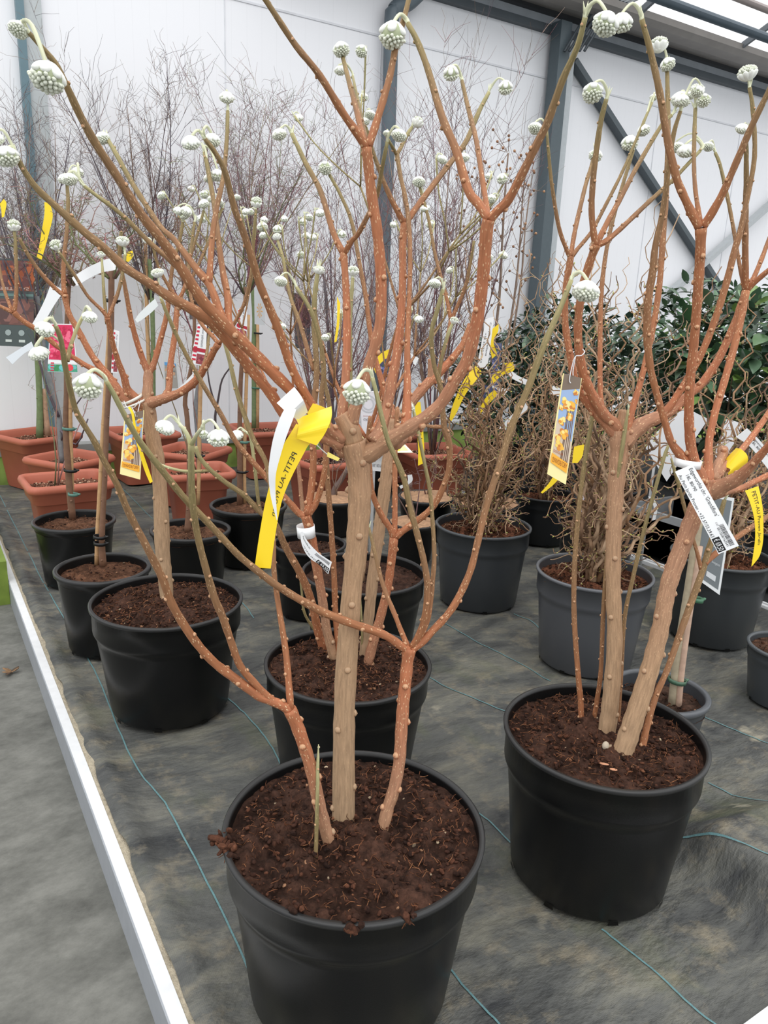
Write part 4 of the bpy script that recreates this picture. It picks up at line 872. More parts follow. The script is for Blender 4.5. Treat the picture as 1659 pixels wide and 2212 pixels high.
def trunk(root, c, spec, col, name='trunk', ds=0.0, n=8, m=None, nodes=0, s0=0.0):
    P = [tuple(float(v) for v in q.split(',')) for q in spec.split()]; pts = [at_s(p[0], p[1], c, s0+ds*i/max(1, len(P)-1)) for i, p in enumerate(P)]
    R = [p[2]/2*zdep(q)/F for p, q in zip(P, pts)]; q, r = catmull(pts, R, 3); mb = MB(); tube(mb, q, r, col, n)
    for k in range(nodes):
        i = random.randrange(1, len(q)-1); a = random.uniform(0, 6.28); blob(mb, q[i]+np.array([math.cos(a), math.sin(a), 0])*r[i]*.9, (0, 0, 1), r[i]*.4, r[i]*.35, col, 6, 4)
    if name == 'bamboo_cane':
        for k in range(1, len(q)-1, 3): blob(mb, q[k], q[k+1]-q[k], r[k]*1.18, r[k]*.35, tuple(x*.75 for x in col[:3])+(1,), 8, 4)
    return mb.build(name, m or WOOD, root), pts
def tie(root, c, x, y, w, col, s=0.0):
    p = at_s(x, y, c, s-.004); r = w/2*zdep(p)/F; mb = MB(); loop(mb, p, (0.1, 0, 1), r, .012, col, 12, .002)
    blob(mb, p+np.array([r, -r*.5, 0]), (1, -.3, .3), .005, .010, col, 6, 4); return mb.build('plant_tie', PLAIN, root)
CANE = srgb(188, 150, 108); TR1 = srgb(120, 88, 68); TRG = srgb(112, 128, 88); TRGY = srgb(116, 118, 120)

# -- terracotta planters along the back
r, c = planter_at(78, 934, .42, .42, 'bare maple in the far left terracotta planter, green trunk beside a cut cane', kind='planted_tree')
_, p = trunk(r, c, "86,945,16 86,880,13 84,820,13 80,760,12 76,700,11", TRG, 'trunk', nodes=4); trunk(r, c, "103,940,14 97,880,11 95,840,10", srgb(176, 142, 116), 'support_post', s0=.02)
twiggy(r, p[-1]-[0, 0, .12], zpx(60, 130, c), .30, 10, 11, GREY+BRN, .008, (15, 8), low=.2)
twiggy(r, p[-1], zpx(60, 330, c), .55, 6, 12, GRN, .006, (9, 6), low=.1)
r, c = planter_at(150, 984, .36, math.radians(-57+90), 'dark-stemmed maple in the diamond-turned terracotta planter, second from the left')
_, p = trunk(r, c, "134,1000,10 130,950,11 127,900,12 112,840,13 98,780,12 88,700,10 80,640,9", TRGY, 'trunk', ds=.05, nodes=3)
for sp in ("127,900,7 110,860,6 96,820,5 60,690,5 20,600,4 5,560,4", "133,950,5 150,900,4 175,860,3 190,850,2", "131,930,5 165,960,4 190,905,3"): trunk(r, c, sp, srgb(84, 72, 80), 'stem', ds=-.05, n=5, m=TWIG)
twiggy(r, p[-1]-[0, 0, .2], zpx(100, 190, c), .42, 9, 13, GREY, .006, (9, 7), low=.2)
r, c = planter_at(144, 1031, .40, math.radians(2), 'low terracotta planter with coarse bark mulch, nearest of the left row', s2=.34)
twiggy(r, (c[0]-.05, c[1]+.02, .3), zpx(170, 640, c), .25, 3, 14, GRN, .004, (5, 4), low=.4)
r, c = planter_at(305, 928, .42, math.radians(4), 'bare maple in the terracotta planter behind the left photo tag')
trunk(r, c, "322,930,10 322,800,9 318,700,9 316,600,9 314,520,8", CANE, 'bamboo_cane', m=WOOD); _, p = trunk(r, c, "331,930,11 331,800,10 330,700,10 326,600,10 322,560,9", TRG, 'trunk', nodes=4)
twiggy(r, p[-1]-[0, 0, .25], zpx(300, 140, c), .40, 13, 15, BRN+GREY, .007, (15, 8), low=.15)
r, c = planter_at(412, 968, .38, math.radians(40), 'grey-stemmed maple in the middle terracotta planter between the left pots')
_, p = trunk(r, c, "428,985,12 427,930,12 424,880,13 430,830,12 438,760,11 432,700,10", TRGY, 'trunk', nodes=3)
for sp in ("468,940,7 465,900,6 472,860,5 480,820,4 500,790,3", "468,880,5 455,840,4 448,790,3 452,730,3"): trunk(r, c, sp, srgb(70, 60, 64), 'stem', n=5, m=TWIG)
twiggy(r, p[-1]-[0, 0, .2], zpx(400, 300, c), .5, 9, 16, GREY+REDS, .006, (9, 7), low=.2)
r, c = planter_at(425, 1010, .36, math.radians(-6), 'terracotta planter with bark mulch at the front of the middle row', s2=.32)
twiggy(r, (c[0]+.02, c[1], .3), zpx(440, 560, c), .35, 4, 17, GRN, .004, (6, 5), low=.5)
r, c = planter_at(572, 922, .44, math.radians(-4), 'green-trunked maple in the large terracotta planter left of the front trunk')
_, p = trunk(r, c, "549,925,12 549,850,11 548,760,11 550,690,11 546,620,10 545,520,9", TRG, 'trunk', nodes=5); trunk(r, c, "556,925,8 557,800,8 556,700,8", CANE, 'bamboo_cane'); tie(r, c, 556, 720, 16, BLK); tie(r, c, 552, 838, 16, srgb(60, 110, 90))
twiggy(r, p[-1]-[0, 0, .30], zpx(540, 120, c), .45, 12, 18, GRN+REDS, .006, (15, 8), low=.1)
r, c = planter_at(712, 985, .46, math.radians(6), 'dark-twigged maple in the terracotta planter just behind the front trunk', s2=.42)
twiggy(r, (c[0], c[1], .3), zpx(700, 215, c), .32, 13, 19, REDS+BRN, .007, (14, 8), low=.25)
for sp in ("727,1010,9 722,940,8 718,880,8 712,800,7 708,700,6 700,600,5",): trunk(r, c, sp, srgb(92, 84, 88), 'trunk', n=6, m=TWIG)
r, c = planter_at(936, 968, .42, math.radians(-8), 'red-twigged maple in the terracotta planter right of the front trunk')
twiggy(r, (c[0], c[1], .3), zpx(900, 215, c), .32, 13, 20, REDS+BRN, .007, (14, 8), low=.25)
r, c = planter_at(838, 936, .36, math.radians(20), 'fine-twigged maple in the terracotta planter at the wall behind the front trunk')
twiggy(r, (c[0], c[1], .3), zpx(830, 260, c), .34, 9, 21, REDS+BRN, .006, (13, 8), low=.25)

# -- standards in black pots on the left
def standard(label, c, rr, h, rb, tspec, sspec, top, spread, n, seed, cols, sub=(9, 6), ties=(), green=False, extra=None):
    root = thing('standard_tree', label, 'tree', (c[0], c[1], 0)); pot(root, c, rr, h, rb, BLK, band=.16, fine=0, soil=.03, scol=(104, 72, 54), twin=False)
    g = at_z(float(tspec.split(',')[0]), float(tspec.split(',')[1].split()[0]), h-.03); s0 = float((g[:2]-np.array(c)).dot(NH[:2]))
    _, p = trunk(root, c, tspec, TRG if green else TR1, 'trunk', nodes=6, s0=s0, ds=-s0)
    if sspec: trunk(root, c, sspec, CANE, 'bamboo_cane', s0=s0+.01, ds=-s0)
    for x, y, w, col in ties: tie(root, c, x, y, w, col, s0*.7)
    twiggy(root, p[-1]-[0, 0, .03], zpx(*top, c), spread, n, seed, cols, .0045, sub, low=.08, side=.9, stemname='branch'); return root
TEALT = srgb(84, 124, 112)
standard('grafted standard tree in the farthest left black pot, pink flowering label on its stake', (.542, 3.406), .17, .281, .136, "157,1122,15 151,1060,15 147,1000,14 142,920,13 144,850,12 143,760,10 146,660,10 150,600,9", "157,1110,8 155,1020,8 152,920,9 150,800,8 146,700,7", (150, 380), .95, 12, 31, PINK+GRN, (10, 7), ((152, 1016, 26, BLK), (158, 1068, 20, TEALT), (148, 926, 24, TEALT)))
standard('standard tree with a split bamboo cane, in the black pot behind the wide left one', (.512, 2.687), .163, .299, .13, "223,1225,16 220,1170,13 224,1080,11 228,1000,11 231,900,11 238,800,12 240,700,13 241,580,13", "209,1222,10 211,1150,10 217,1050,11 222,950,11 228,850,10 233,760,9 240,640,8", (250, 400), .8, 8, 32, GRN+PINK, (8, 6), ((215, 1160, 24, BLK), (216, 1174, 24, BLK), (240, 650, 26, BLK)))
standard('thin standard tree in the black pot behind the straight trunk of the left shrub', (.979, 3.157), .172, .257, .137, "405,1150,16 407,1100,11 409,1000,11 404,900,11 400,860,10 418,760,8 420,640,8", "428,1090,8 430,1000,9 431,920,9 434,820,9 438,720,8", (420, 380), .75, 8, 33, GRN+BRN, (8, 6), ((430, 985, 16, BLK),))
standard('standard tree with a thin cane in the black pot right of the left planters', (1.324, 3.345), .183, .286, .146, "518,1092,14 518,1000,12 518,920,11 520,820,10 528,720,10 531,620,10", "529,1090,8 528,1000,8 530,900,8 534,780,8 537,680,7", (540, 330), .8, 10, 34, GRN+REDS, (9, 6), ((522, 1019, 20, BLK), (527, 955, 16, TEALT)))
# pots with a jute disc
def jute_pot(label, c, rr, h, spec, seed, top=None):
    root = thing('potted_shrub', label, 'shrub', (c[0], c[1], 0)); pot(root, c, rr, h, rr*.8, BLK, band=.2, fine=0, soil=.012, twin=False)
    mb = MB(); vs = []; cs = []
    for j in range(7):
        for k in range(36):
            a = 2*math.pi*k/36; q = (rr*.985)*j/6; z = h-.004+.012*noise.noise(Vector((q*9*math.cos(a)+seed, q*9*math.sin(a), 1)))+.018*(1-j/6); vs.append((c[0]+q*math.cos(a), c[1]+q*math.sin(a), z+.006)); g = 1+.25*noise.noise(Vector((q*30*math.cos(a), q*30*math.sin(a), seed))); b = srgb(168, 132, 102); cs.append((b[0]*g, b[1]*g, b[2]*g, 1))
    mb.add(vs, [(j*36+k, j*36+(k+1) % 36, (j+1)*36+(k+1) % 36, (j+1)*36+k) for j in range(6) for k in range(36)], cs); mb.build('jute_disc', JUTE, root)
    if spec: trunk(root, c, spec, srgb(110, 92, 86), 'trunk', n=7)
    if top: contorted(root, (c[0], c[1], h), zpx(*top, c), .16, 7, seed, True)
    else: twiggy(root, (c[0], c[1], h), h+.5, .5, 3, seed, BRN, .004, (5, 4), low=.4)
    return root
jute_pot('small bare shrub in a black pot with a jute disc, left of the front trunk', (1.93, 3.60), .15, .2, "724,1092,16 722,1060,13 735,1040,12 752,1010,9", 41)
jute_pot('small bare shrub in a black pot with a jute disc, right of the front trunk', (2.36, 3.33), .155, .23, "884,1058,14 885,1040,12", 42)
jute_pot('black pot with a pale jute disc half hidden by the front trunk', (2.07, 3.02), .12, .2, None, 43)
jute_pot('contorted shrub in a black pot with a jute disc behind the grey hazel pots', (2.50, 2.98), .17, .27, None, 44, (1080, 700))
# -- contorted hazels
def hazel(label, c, rr, h, rb, col, top, R, n, seed, r0=.006, band=.27, fine=0):
    root = thing('contorted_hazel', label, 'shrub', (c[0], c[1], 0)); pot(root, c, rr, h, rb, srgb(*col), band=band, fine=fine, soil=.035, scol=(122, 78, 58)); contorted(root, (c[0], c[1], h-.04), zpx(*top, c), R, n, seed, True, r0=r0); return root
hazel('corkscrew hazel full of curled twigs in the paler grey pot right of centre', (2.03, 1.79), .204, .35, .168, (78, 80, 84), (1290, 500), .42, 34, 51, .008, fine=1)
hazel('corkscrew hazel in the dark grey pot between the front shrub and the paler grey pot', (2.035, 2.435), .202, .349, .166, (58, 61, 64), (1100, 510), .36, 32, 52, fine=1)
hazel('corkscrew hazel in the dark grey pot at the right edge behind the price tag', (2.661, 1.716), .19, .346, .155, (52, 55, 57), (1570, 640), .38, 20, 53, .008, fine=1)
hazel('corkscrew hazel in a black pot behind the paler grey pot', (2.66, 2.36), .18, .30, .146, (34, 36, 38), (1380, 450), .36, 26, 54)
hazel('corkscrew hazel in a black pot in the back row below the grey post', (2.93, 3.0), .17, .27, .14, (30, 32, 34), (1170, 560), .34, 22, 55)
hazel('corkscrew hazel beyond the right metal edging, in front of the camellias', (3.50, 1.97), .16, .28, .13, (32, 34, 36), (1450, 560), .28, 12, 56)
# -- small pots at the right
c = (1.75, 1.248); root = thing('potted_stake', 'small dark grey pot with two split stakes tied in green, behind the two-trunked shrub', 'pot', (c[0], c[1], 0))
pot(root, c, .135, .205, .11, srgb(62, 65, 69), band=.2, fine=0, soil=.04, scol=(78, 58, 48), twin=False)
trunk(root, c, "1452,1530,20 1462,1440,20 1475,1350,19 1488,1270,19 1500,1190,19 1512,1110,18", srgb(168, 156, 132), 'stake', n=8); trunk(root, c, "1464,1540,14 1472,1450,14 1486,1350,13 1498,1270,13 1512,1180,13", srgb(190, 160, 140), 'stake', n=8, s0=-.01)
tie(root, c, 1463, 1470, 36, srgb(66, 96, 76)); tie(root, c, 1506, 1295, 24, srgb(66, 110, 84))
c = (2.407, 1.257); root = thing('potted_shrub', 'small dark grey pot cut by the right edge of the view', 'pot', (c[0], c[1], 0)); pot(root, c, .125, .20, .10, srgb(60, 64, 67), fine=0, soil=.02, scol=(96, 70, 56)); twiggy(root, (c[0]+.06, c[1]-.03, .16), .8, .3, 3, 61, BRN, .003, (4, 3))
# -- seed-head shrub
c = (2.62, 4.35); root = thing('potted_shrub', 'tall slender shrub with round brown seed heads in front of the grey post', 'shrub', (c[0], c[1], 0)); pot(root, c, .17, .28, .14, BLK, fine=0)
sd = MB(); rnd = random.Random(9)
for k, sp in enumerate(("1052,930,8 1060,800,7 1078,650,6 1085,520,5 1092,400,4 1098,330,3", "1060,930,7 1085,800,6 1110,650,5 1122,540,4 1128,440,3 1136,360,3", "1050,930,7 1045,780,6 1040,640,5 1038,500,4 1040,400,3", "1056,930,6 1100,760,5 1126,600,4 1134,500,3 1145,410,3", "1050,930,6 1030,760,5 1005,620,4 985,500,3 1000,420,2")):
    _, p = trunk(root, c, sp, srgb(136, 116, 102), 'stem', n=5, m=TWIG, ds=.1*(k-2))
    for q in p[2:]:
        for j in range(7):
            o = np.array([rnd.uniform(-.09, .09), rnd.uniform(-.09, .09), rnd.uniform(-.05, .16)]); blob(sd, q+o, (0, 0, 1), .0085, .009, srgb(*rnd.choice([(146, 106, 78), (122, 88, 64), (166, 126, 94)])), 6, 4); tube(sd, [q+o*.1, q+o*.6, q+o], [.0018]*3, srgb(132, 108, 92), 3, False)
sd.build('seed_heads', TWIG, root)['kind'] = 'stuff'
# -- camellias and the hedge of evergreens on the second bed
GL = [srgb(74, 108, 64), srgb(60, 94, 60), srgb(106, 134, 70), srgb(52, 82, 54), srgb(92, 124, 94)]; GD = [srgb(54, 76, 58), srgb(66, 90, 68), srgb(44, 62, 50), srgb(84, 104, 80)]
def camellia(label, c, px, py, rad, n, size, seed, cols, h=.3, buds=0, zlow=.35):
    q = at_s(px, py, c); root = thing('camellia' if buds else 'evergreen_shrub', label, 'shrub', (c[0], c[1], 0)); pot(root, c, .17, h, .14, srgb(36, 38, 40), fine=0)
    cc = (c[0], c[1], q[2]); rnd = random.Random(seed)
    for k in range(9):
        a = rnd.uniform(0, 6.28); e = np.array([math.cos(a)*rad[0]*rnd.uniform(.2, .9), math.sin(a)*rad[1]*rnd.uniform(.2, .9), rad[2]*rnd.uniform(.2, .95)]); b0 = np.array([c[0], c[1], h-.03]); t = np.array(cc)+e
        mb = MB(); qq, rr = catmull([b0, b0*.5+t*.5+np.array([e[0]*.2, e[1]*.2, 0]), t], [.007, .005, .002], 4); tube(mb, qq, rr, srgb(116, 94, 74), 5); mb.build('stem', TWIG, root)
    foliage(root, cc, rad, n, size, seed, cols)
    if buds:
        mb = MB()
        for k in range(buds):
            o = np.array([rnd.uniform(-1, 1), rnd.uniform(-1, 0), rnd.uniform(-1, 1)]); o = _n(o)*rnd.uniform(.6, .98); p = np.array(cc)+o*np.array(rad)
            for j in range(rnd.randrange(2, 5)): blob(mb, p+np.array([rnd.uniform(-.02, .02) for _ in range(3)]), (rnd.uniform(-.4, .4), rnd.uniform(-.4, .4), 1), .009, .013, srgb(*rnd.choice([(150, 166, 110), (170, 176, 120), (190, 160, 120)])), 7, 5)
        mb.build('flower_buds', LEAF, root)['kind'] = 'stuff'
    return root
camellia('glossy camellia with plump green buds at the right edge of the view', (3.56, 1.57), 1600, 800, (.36, .36, .44), 820, .150, 71, GL, buds=40)
camellia('glossy camellia left of the bud-laden one, behind the fat red stems', (3.95, 2.62), 1480, 800, (.42, .38, .42), 760, .135, 72, GL+GD, buds=16)
camellia('dark evergreen shrub in the middle of the second bed', (3.75, 3.35), 1330, 840, (.46, .42, .42), 1250, .085, 73, GD)
camellia('dark evergreen shrub at the foot of the grey post', (3.55, 4.1), 1190, 850, (.44, .40, .42), 1250, .085, 74, GD)
camellia('evergreen shrub against the wall right of the grey post', (4.5, 4.55), 1300, 790, (.58, .42, .55), 1300, .095, 75, GD)
camellia('evergreen shrub in the far right corner under the crossed braces', (5.0, 3.7), 1460, 780, (.64, .45, .6), 1300, .105, 76, GD+GL)
camellia('evergreen shrub behind the camellias at the far right', (4.9, 2.7), 1620, 760, (.6, .5, .6), 1100, .115, 77, GL+GD)
for i, (x, y) in enumerate(((3.40, 2.95), (3.40, 3.48), (3.95, 1.98), (4.42, 2.2))):
    root = thing('plant_pot', ('black pot at the left end of the second bed', 'black pot behind the metal edging below the hazels', 'black pot beside the grey crate', 'black pot in the second row beyond the metal edging')[i], 'pot', (x, y, 0)); pot(root, (x, y), .15, .27, .125, srgb(26, 28, 30), fine=0)
# grey nursery crate
p = at_z(1440, 1150, .16); mb = MB(); x, y = 3.30, 2.46
for a in range(2):
    box(mb, x, x+.02, y-.30, y+.30, 0.0, .24, srgb(140, 144, 148)); box(mb, x+.40, x+.42, y-.30, y+.30, 0, .24, srgb(140, 144, 148))
box(mb, x, x+.42, y-.30, y-.28, 0, .24, srgb(140, 144, 148)); box(mb, x, x+.42, y+.28, y+.30, 0, .24, srgb(140, 144, 148)); box(mb, x, x+.42, y-.30, y+.30, 0, .02, srgb(120, 124, 128)); box(mb, x-.015, x+.005, y-.32, y+.32, .205, .245, srgb(156, 160, 163))
tag(mb.build('nursery_crate', PLAIN, smooth=False), 'shallow grey plastic crate standing beyond the right metal edging', 'crate')

# ================================================================== TAGS, RIBBONS, LABELS
def ribbon(name, label, cat, spec, c, col=YEL, m=None, txt=None, group=None, extra=None, back=None):
    rows = px_rows(spec, c); S = Sheet(rows); o = rows[0][0]; root = thing(name, label, cat, o, group)
    S.mesh('strip', col, root, m, back); 
    if txt:
        mb = MB()
        for t in txt: S.text(mb, *t)
        mb.build('lettering', PRINT, root, smooth=False)
    if extra: extra(S, root)
    return root, S
# yellow ribbon on the front shrub
def ex(S, root):
    R2 = Sheet(px_rows("716,878,640,905,-.05 717,895,645,920,-.085 712,915,643,935,-.10 700,940,640,948,-.10 684,962,632,944,-.10", cA)); R2.mesh('folded_end', YEL, root)
    R3 = Sheet(px_rows("676,871,664,893,-.02 700,880,690,915,-.03 716,893,712,925,-.05", cA)); R3.mesh('loop_band', YEL, root)
ribbon('ribbon', 'long printed yellow ribbon looped over the left branches of the nearest shrub', 'ribbon',
  "640,915,690,944,-.085 628,935,668,960,-.09 613,960,655,982,-.09 597,1000,632,1026,-.09 583,1046,613,1070,-.09 572,1090,603,1108,-.09 562,1145,594,1160,-.09 555,1190,589,1195,-.09 550,1226,585,1228,-.09", cA, txt=[("PETIT-AU Proven", .17, .62, .62, .26, INK, False, .0010, False, True)], extra=ex)
def ex2(S, root):
    B = Sheet(px_rows("636,836,598,871,-.075 648,852,613,885,-.11 657,868,625,897,-.115 665,890,645,906,-.09", cA)); B.mesh('loop_band', WHT, root)
ribbon('price_tag', 'plain white loop tag hanging beside the long yellow ribbon', 'tag', "618,878,640,884,-.118 606,900,632,908,-.12 592,940,618,945,-.12 584,980,606,984,-.118 580,1020,596,1024,-.115 583,1060,595,1060,-.11 590,1095,597,1092,-.108 598,1124,599,1121,-.105", cA, WHT, extra=ex2)
mb = MB(); tube(mb, [at_s(x, y, cA, -.06) for x, y in ((690, 952), (685, 962), (700, 976), (712, 986))], [.0009]*4, srgb(220, 222, 224), 5); w = Sheet(px_rows("708,976,706,986,-.07 734,990,730,996,-.07", cA)); w.poly(mb, [(0, 0), (1, 0), (1, 1), (0, 1)], srgb(244, 226, 120)); w.poly(mb, [(0, 0), (0, 1), (1, 1), (1, 0)], srgb(244, 226, 120), -.0006)
tag(mb.build('wire_tie', PRINT), 'small wire tie with a yellow end at the crotch of the nearest shrub', 'tie')

# priced white tag on the stem of the shrub behind
def ex3(S, root):
    p = at_s(661, 1147, cD, V.near(661, 1147)); mb = MB(); loop(mb, p, (-.12, 0, 1), .0225, .030, WHT, 24); mb.build('loop_band', PRINT, root)
    mb = MB(); S.poly(mb, [(.05, .70), (.42, .70), (.42, .985), (.05, .985)], srgb(24, 24, 26))
    for i in range(22):
        v = .56+.4*i/22; S.poly(mb, [(.60, v), (.86, v), (.86, v+.009), (.60, v+.009)], INK)
    mb.build('printed_bars', PRINT, root, smooth=False); mb = MB(); S.text(mb, "€ 69,50", .72, .97, .235, .26, WHT, False, .0016); mb.build('price', PRINT, root, smooth=False)
sz = V.near(661, 1147)-.03
ribbon('price_tag', 'curled white price tag with a barcode, looped round the stem of the second centre shrub', 'tag',
  " ".join(f"{a},{sz:.3f}" for a in ("649,1150,654,1148", "651,1172,661,1164", "660,1194,676,1183", "672,1208,690,1196", "688,1219,703,1205", "709,1240,717,1214")), cD, WHT, txt=[("Edgeworthia chr.", .10, .42, .72, .22, INK), ("+32 57/33.39.63", .25, .68, .22, .16, INK)], extra=ex3)

# large price tag at the right
sU = U.near(1500, 985)
def ex4(S, root):
    p = at_s(1487, 993, cB, sU); mb = MB(); ax = _n(at_s(1500, 960, cB, sU)-at_s(1476, 1020, cB, sU)); loop(mb, at_s(1486, 1000, cB, sU), (ax[0]*.3, ax[1]*.3, 1), .0255, .016, WHT, 28); mb.build('loop_band', PRINT, root)
    mb = MB(); S.poly(mb, [(.035, .815), (.035, .985), (.40, .985), (.40, .815)], srgb(22, 22, 24))
    rnd = random.Random(4); v = .70
    while v < .965:
        w = rnd.choice([.003, .005, .008]); S.poly(mb, [(.64, v), (.64, v+w), (.86, v+w), (.86, v)], INK); v += w+rnd.choice([.003, .005])
    mb.build('printed_bars', PRINT, root, smooth=False)
    mb = MB(); S.text(mb, "€ 69,50", .83, .97, .215, .26, WHT, False, .0014); mb.build('price', PRINT, root, smooth=False)
ribbon('price_tag', 'large white price tag reading 69,50 looped round the right trunk of the two-trunked shrub', 'tag',
  f"1458,1019,1496,1003,{sU-.05} 1490,1080,1531,1063,{sU-.055} 1522,1140,1565,1124,{sU-.06} 1552,1197,1596,1179,{sU-.06}", cB, WHT,
  txt=[("Edgeworthia chr. 'Grandiflora'", .03, .60, .80, .20, INK), ("18L 80/90", .08, .27, .48, .17, INK), ("Au Petit Jardin Proven - +32 57/33.39.63", .05, .80, .14, .17, INK), ("5 413", .66, .70, .60, .1, INK), ("0013500163541", .72, .955, .56, .12, INK)], extra=ex4)
# photo tags "GRANDIFLORA"
def photo_tag(label, c, spec, hook, s):
    rows = px_rows(spec, c); S = Sheet(rows); root = thing('photo_tag', label, 'tag', rows[0][0]); S.mesh('card', srgb(250, 236, 170), root)
    mb = MB(); S.poly(mb, [(.06, .0), (.97, .0), (.97, .10), (.06, .16)], srgb(124, 108, 94), .0007)
    S.poly(mb, [(.06, .16), (.97, .10), (.97, .62), (.10, .52)], srgb(156, 182, 220), .0007); S.poly(mb, [(.06, .45), (.97, .60), (.97, .80), (.10, .77)], srgb(214, 196, 176), .0009)
    for u in (.5, .56, .66, .75, .83): S.poly(mb, [(u, .28), (u+.035, .28), (u+.07, .80), (u+.02, .80)], srgb(112, 88, 74), .0011)
    rnd = random.Random(5)
    for u, v, q in ((.38, .26, .22), (.62, .27, .24), (.80, .14, .12), (.30, .44, .18), (.68, .38, .16), (.52, .55, .22), (.25, .62, .20), (.40, .68, .2), (.15, .33, .12), (.92, .22, .1)):
        for k in range(16):
            a = rnd.uniform(0, 6.28); e = rnd.uniform(0, q*.9); rr_ = q*rnd.uniform(.35, .62); S.disc(mb, min(.95-rr_, max(.07+rr_, u+e*math.cos(a))), v+e*.24*math.sin(a), rr_, srgb(*rnd.choice([(244, 186, 70), (226, 150, 62), (250, 214, 110), (206, 126, 58), (252, 230, 150)])), .0013+.00002*k, 7)
    S.poly(mb, [(.06, .775), (.94, .80), (.94, .895), (.06, .87)], srgb(246, 178, 58), .0022); mb.build('printed_picture', PRINT, root, smooth=False)
    mb = MB(); S.text(mb, "GRANDIFLORA", .12, .90, .832, .05, srgb(150, 84, 30), True, .0026, True); S.text(mb, "EDGEWORTHIA", .12, .62, .745, .026, srgb(170, 90, 40), True, .0026, True); mb.build('lettering', PRINT, root, smooth=False)
    mb = MB()
    for hk in hook: q, r_ = catmull([at_s(x, y, c, s+ds) for x, y, ds in hk], [.0011]*len(hk), 4); tube(mb, q, r_, srgb(214, 214, 216), 6)
    mb.build('wire_hook', ALU, root); return root
sa = U.near(1258, 770)
photo_tag('upright photo tag of orange blossoms hanging on a wire in front of the corkscrew hazel', cB, f"1216,806,1257,817,{sa-.03} 1182,1024,1222,1047,{sa-.035}", [((1258, 754, -.01), (1263, 760, -.028), (1256, 768, -.032), (1243, 770, -.032), (1236, 790, -.032), (1230, 820, -.034), (1233, 828, -.036)), ((1243, 770, -.032), (1238, 800, -.032), (1238, 812, -.033))], sa)
sb = W_.near(290, 862)
photo_tag('faded orange photo tag hanging from the fork of the left shrub', cC, f"269,897,311,886,{sb-.06} 259,1024,303,1036,{sb-.065}", [((268, 866, -.03), (275, 880, -.045), (290, 880, -.05), (300, 866, -.04)), ((285, 880, -.05), (291, 892, -.06), (293, 900, -.062)), ((305, 862, .0), (300, 880, -.04), (296, 900, -.062))], sb)
p = at_s(286, 862, cC, sb); mb = MB(); loop(mb, p, (-.5, .1, 1), .030, .008, srgb(226, 224, 214), 20); loop(mb, p+np.array([.004, -.004, -.012]), (-.4, .1, 1), .031, .006, srgb(226, 224, 214), 20)
tag(mb.build('tie_band', PRINT), 'pale plastic tie bands wound round the fork of the left shrub', 'tie')
ribbon('ribbon', 'narrow yellow ribbon strip twisting down beside the faded photo tag', 'ribbon', f"276,880,281,878,{sb-.07} 284,895,289,893,{sb-.075} 290,935,296,932,{sb-.075} 300,975,307,972,{sb-.075} 312,1015,320,1010,{sb-.07} 324,1044,330,1040,{sb-.07}", cC)
# yellow ribbon on the far right stem
sy = U.near(1595, 1000)
def ex5(S, root):
    p = at_s(1592, 990, cB, sy+.10); mb = MB(); q0, q1 = at_s(1560, 1010, cB, sy-.02), at_s(1612, 975, cB, sy-.02)
    B = Sheet(px_rows(f"1560,1000,1590,968,{sy+.0} 1566,1008,1600,970,{sy-.03} 1578,1014,1612,980,{sy-.04} 1572,1024,1616,992,{sy-.04} 1580,1026,1612,1004,{sy-.03}", cB)); B.mesh('loop_band', YEL, root)
ribbon('ribbon', 'printed yellow ribbon curling down at the right edge beside the large price tag', 'ribbon', f"1609,1060,1638,1050,{sy-.06} 1618,1080,1643,1070,{sy-.065} 1627,1110,1648,1104,{sy-.07} 1631,1140,1649,1140,{sy-.07} 1631,1165,1648,1170,{sy-.07} 1628,1190,1641,1200,{sy-.07} 1623,1224,1626,1221,{sy-.07}", cB, txt=[("PETIT-AU Proven Jardin", .04, .72, .55, .34, INK, False)], extra=ex5)
ribbon('price_tag', 'white printed label partly hidden behind the yellow ribbon at the right edge', 'tag', "1590,944,1614,925,.32 1620,965,1640,950,.33 1650,1002,1668,985,.34 1680,1040,1700,1022,.35", cB, WHT, txt=[("Edgeworthia chr. 'Grandiflora'", .18, .9, .75, .2, INK), ("18L 80/90", .22, .5, .45, .2, INK)])
# labels further back
HZ = (2.035, 2.435); GZ = (2.03, 1.79); LZ = (2.9, 3.6)
ribbon('price_tag', 'tall white printed label hanging vertically right of the front shrub', 'tag', "1050,688,1067,684,.0 1040,740,1060,742,.0 1030,792,1052,798,.0", HZ, WHT, txt=[("Corylus avellana", .1, .75, .7, .2, INK), ("+32 57/33.39.63", .3, .9, .3, .2, INK)])
ribbon('ribbon', 'yellow ribbon hanging below the tall white label right of the front shrub', 'ribbon', "1027,790,1042,804,.0 1015,803,1028,822,-.02 1002,822,1012,842,-.03 988,850,999,864,-.03 976,882,986,892,-.03 969,915,974,912,-.03", HZ, txt=[("Proven", .25, .6, .5, .3, INK)])
ribbon('ribbon', 'folded yellow ribbon beside the tall white label, behind the big right branch', 'ribbon', "1061,712,1077,700,.05 1060,718,1076,716,.05 1056,738,1066,736,.05 1063,775,1074,765,.05", HZ)
ribbon('ribbon', 'yellow ribbon trailing down behind the corkscrew hazel twigs', 'ribbon', "1090,785,1108,782,.3 1092,794,1110,800,.3 1080,800,1086,810,.3 1064,812,1072,822,.3 1060,826,1066,828,.3", HZ)
ribbon('ribbon', 'curved yellow ribbon low behind the corkscrew hazel', 'ribbon', "1068,842,1076,852,.3 1052,856,1062,866,.3 1040,875,1048,880,.3 1032,893,1036,897,.3", HZ)
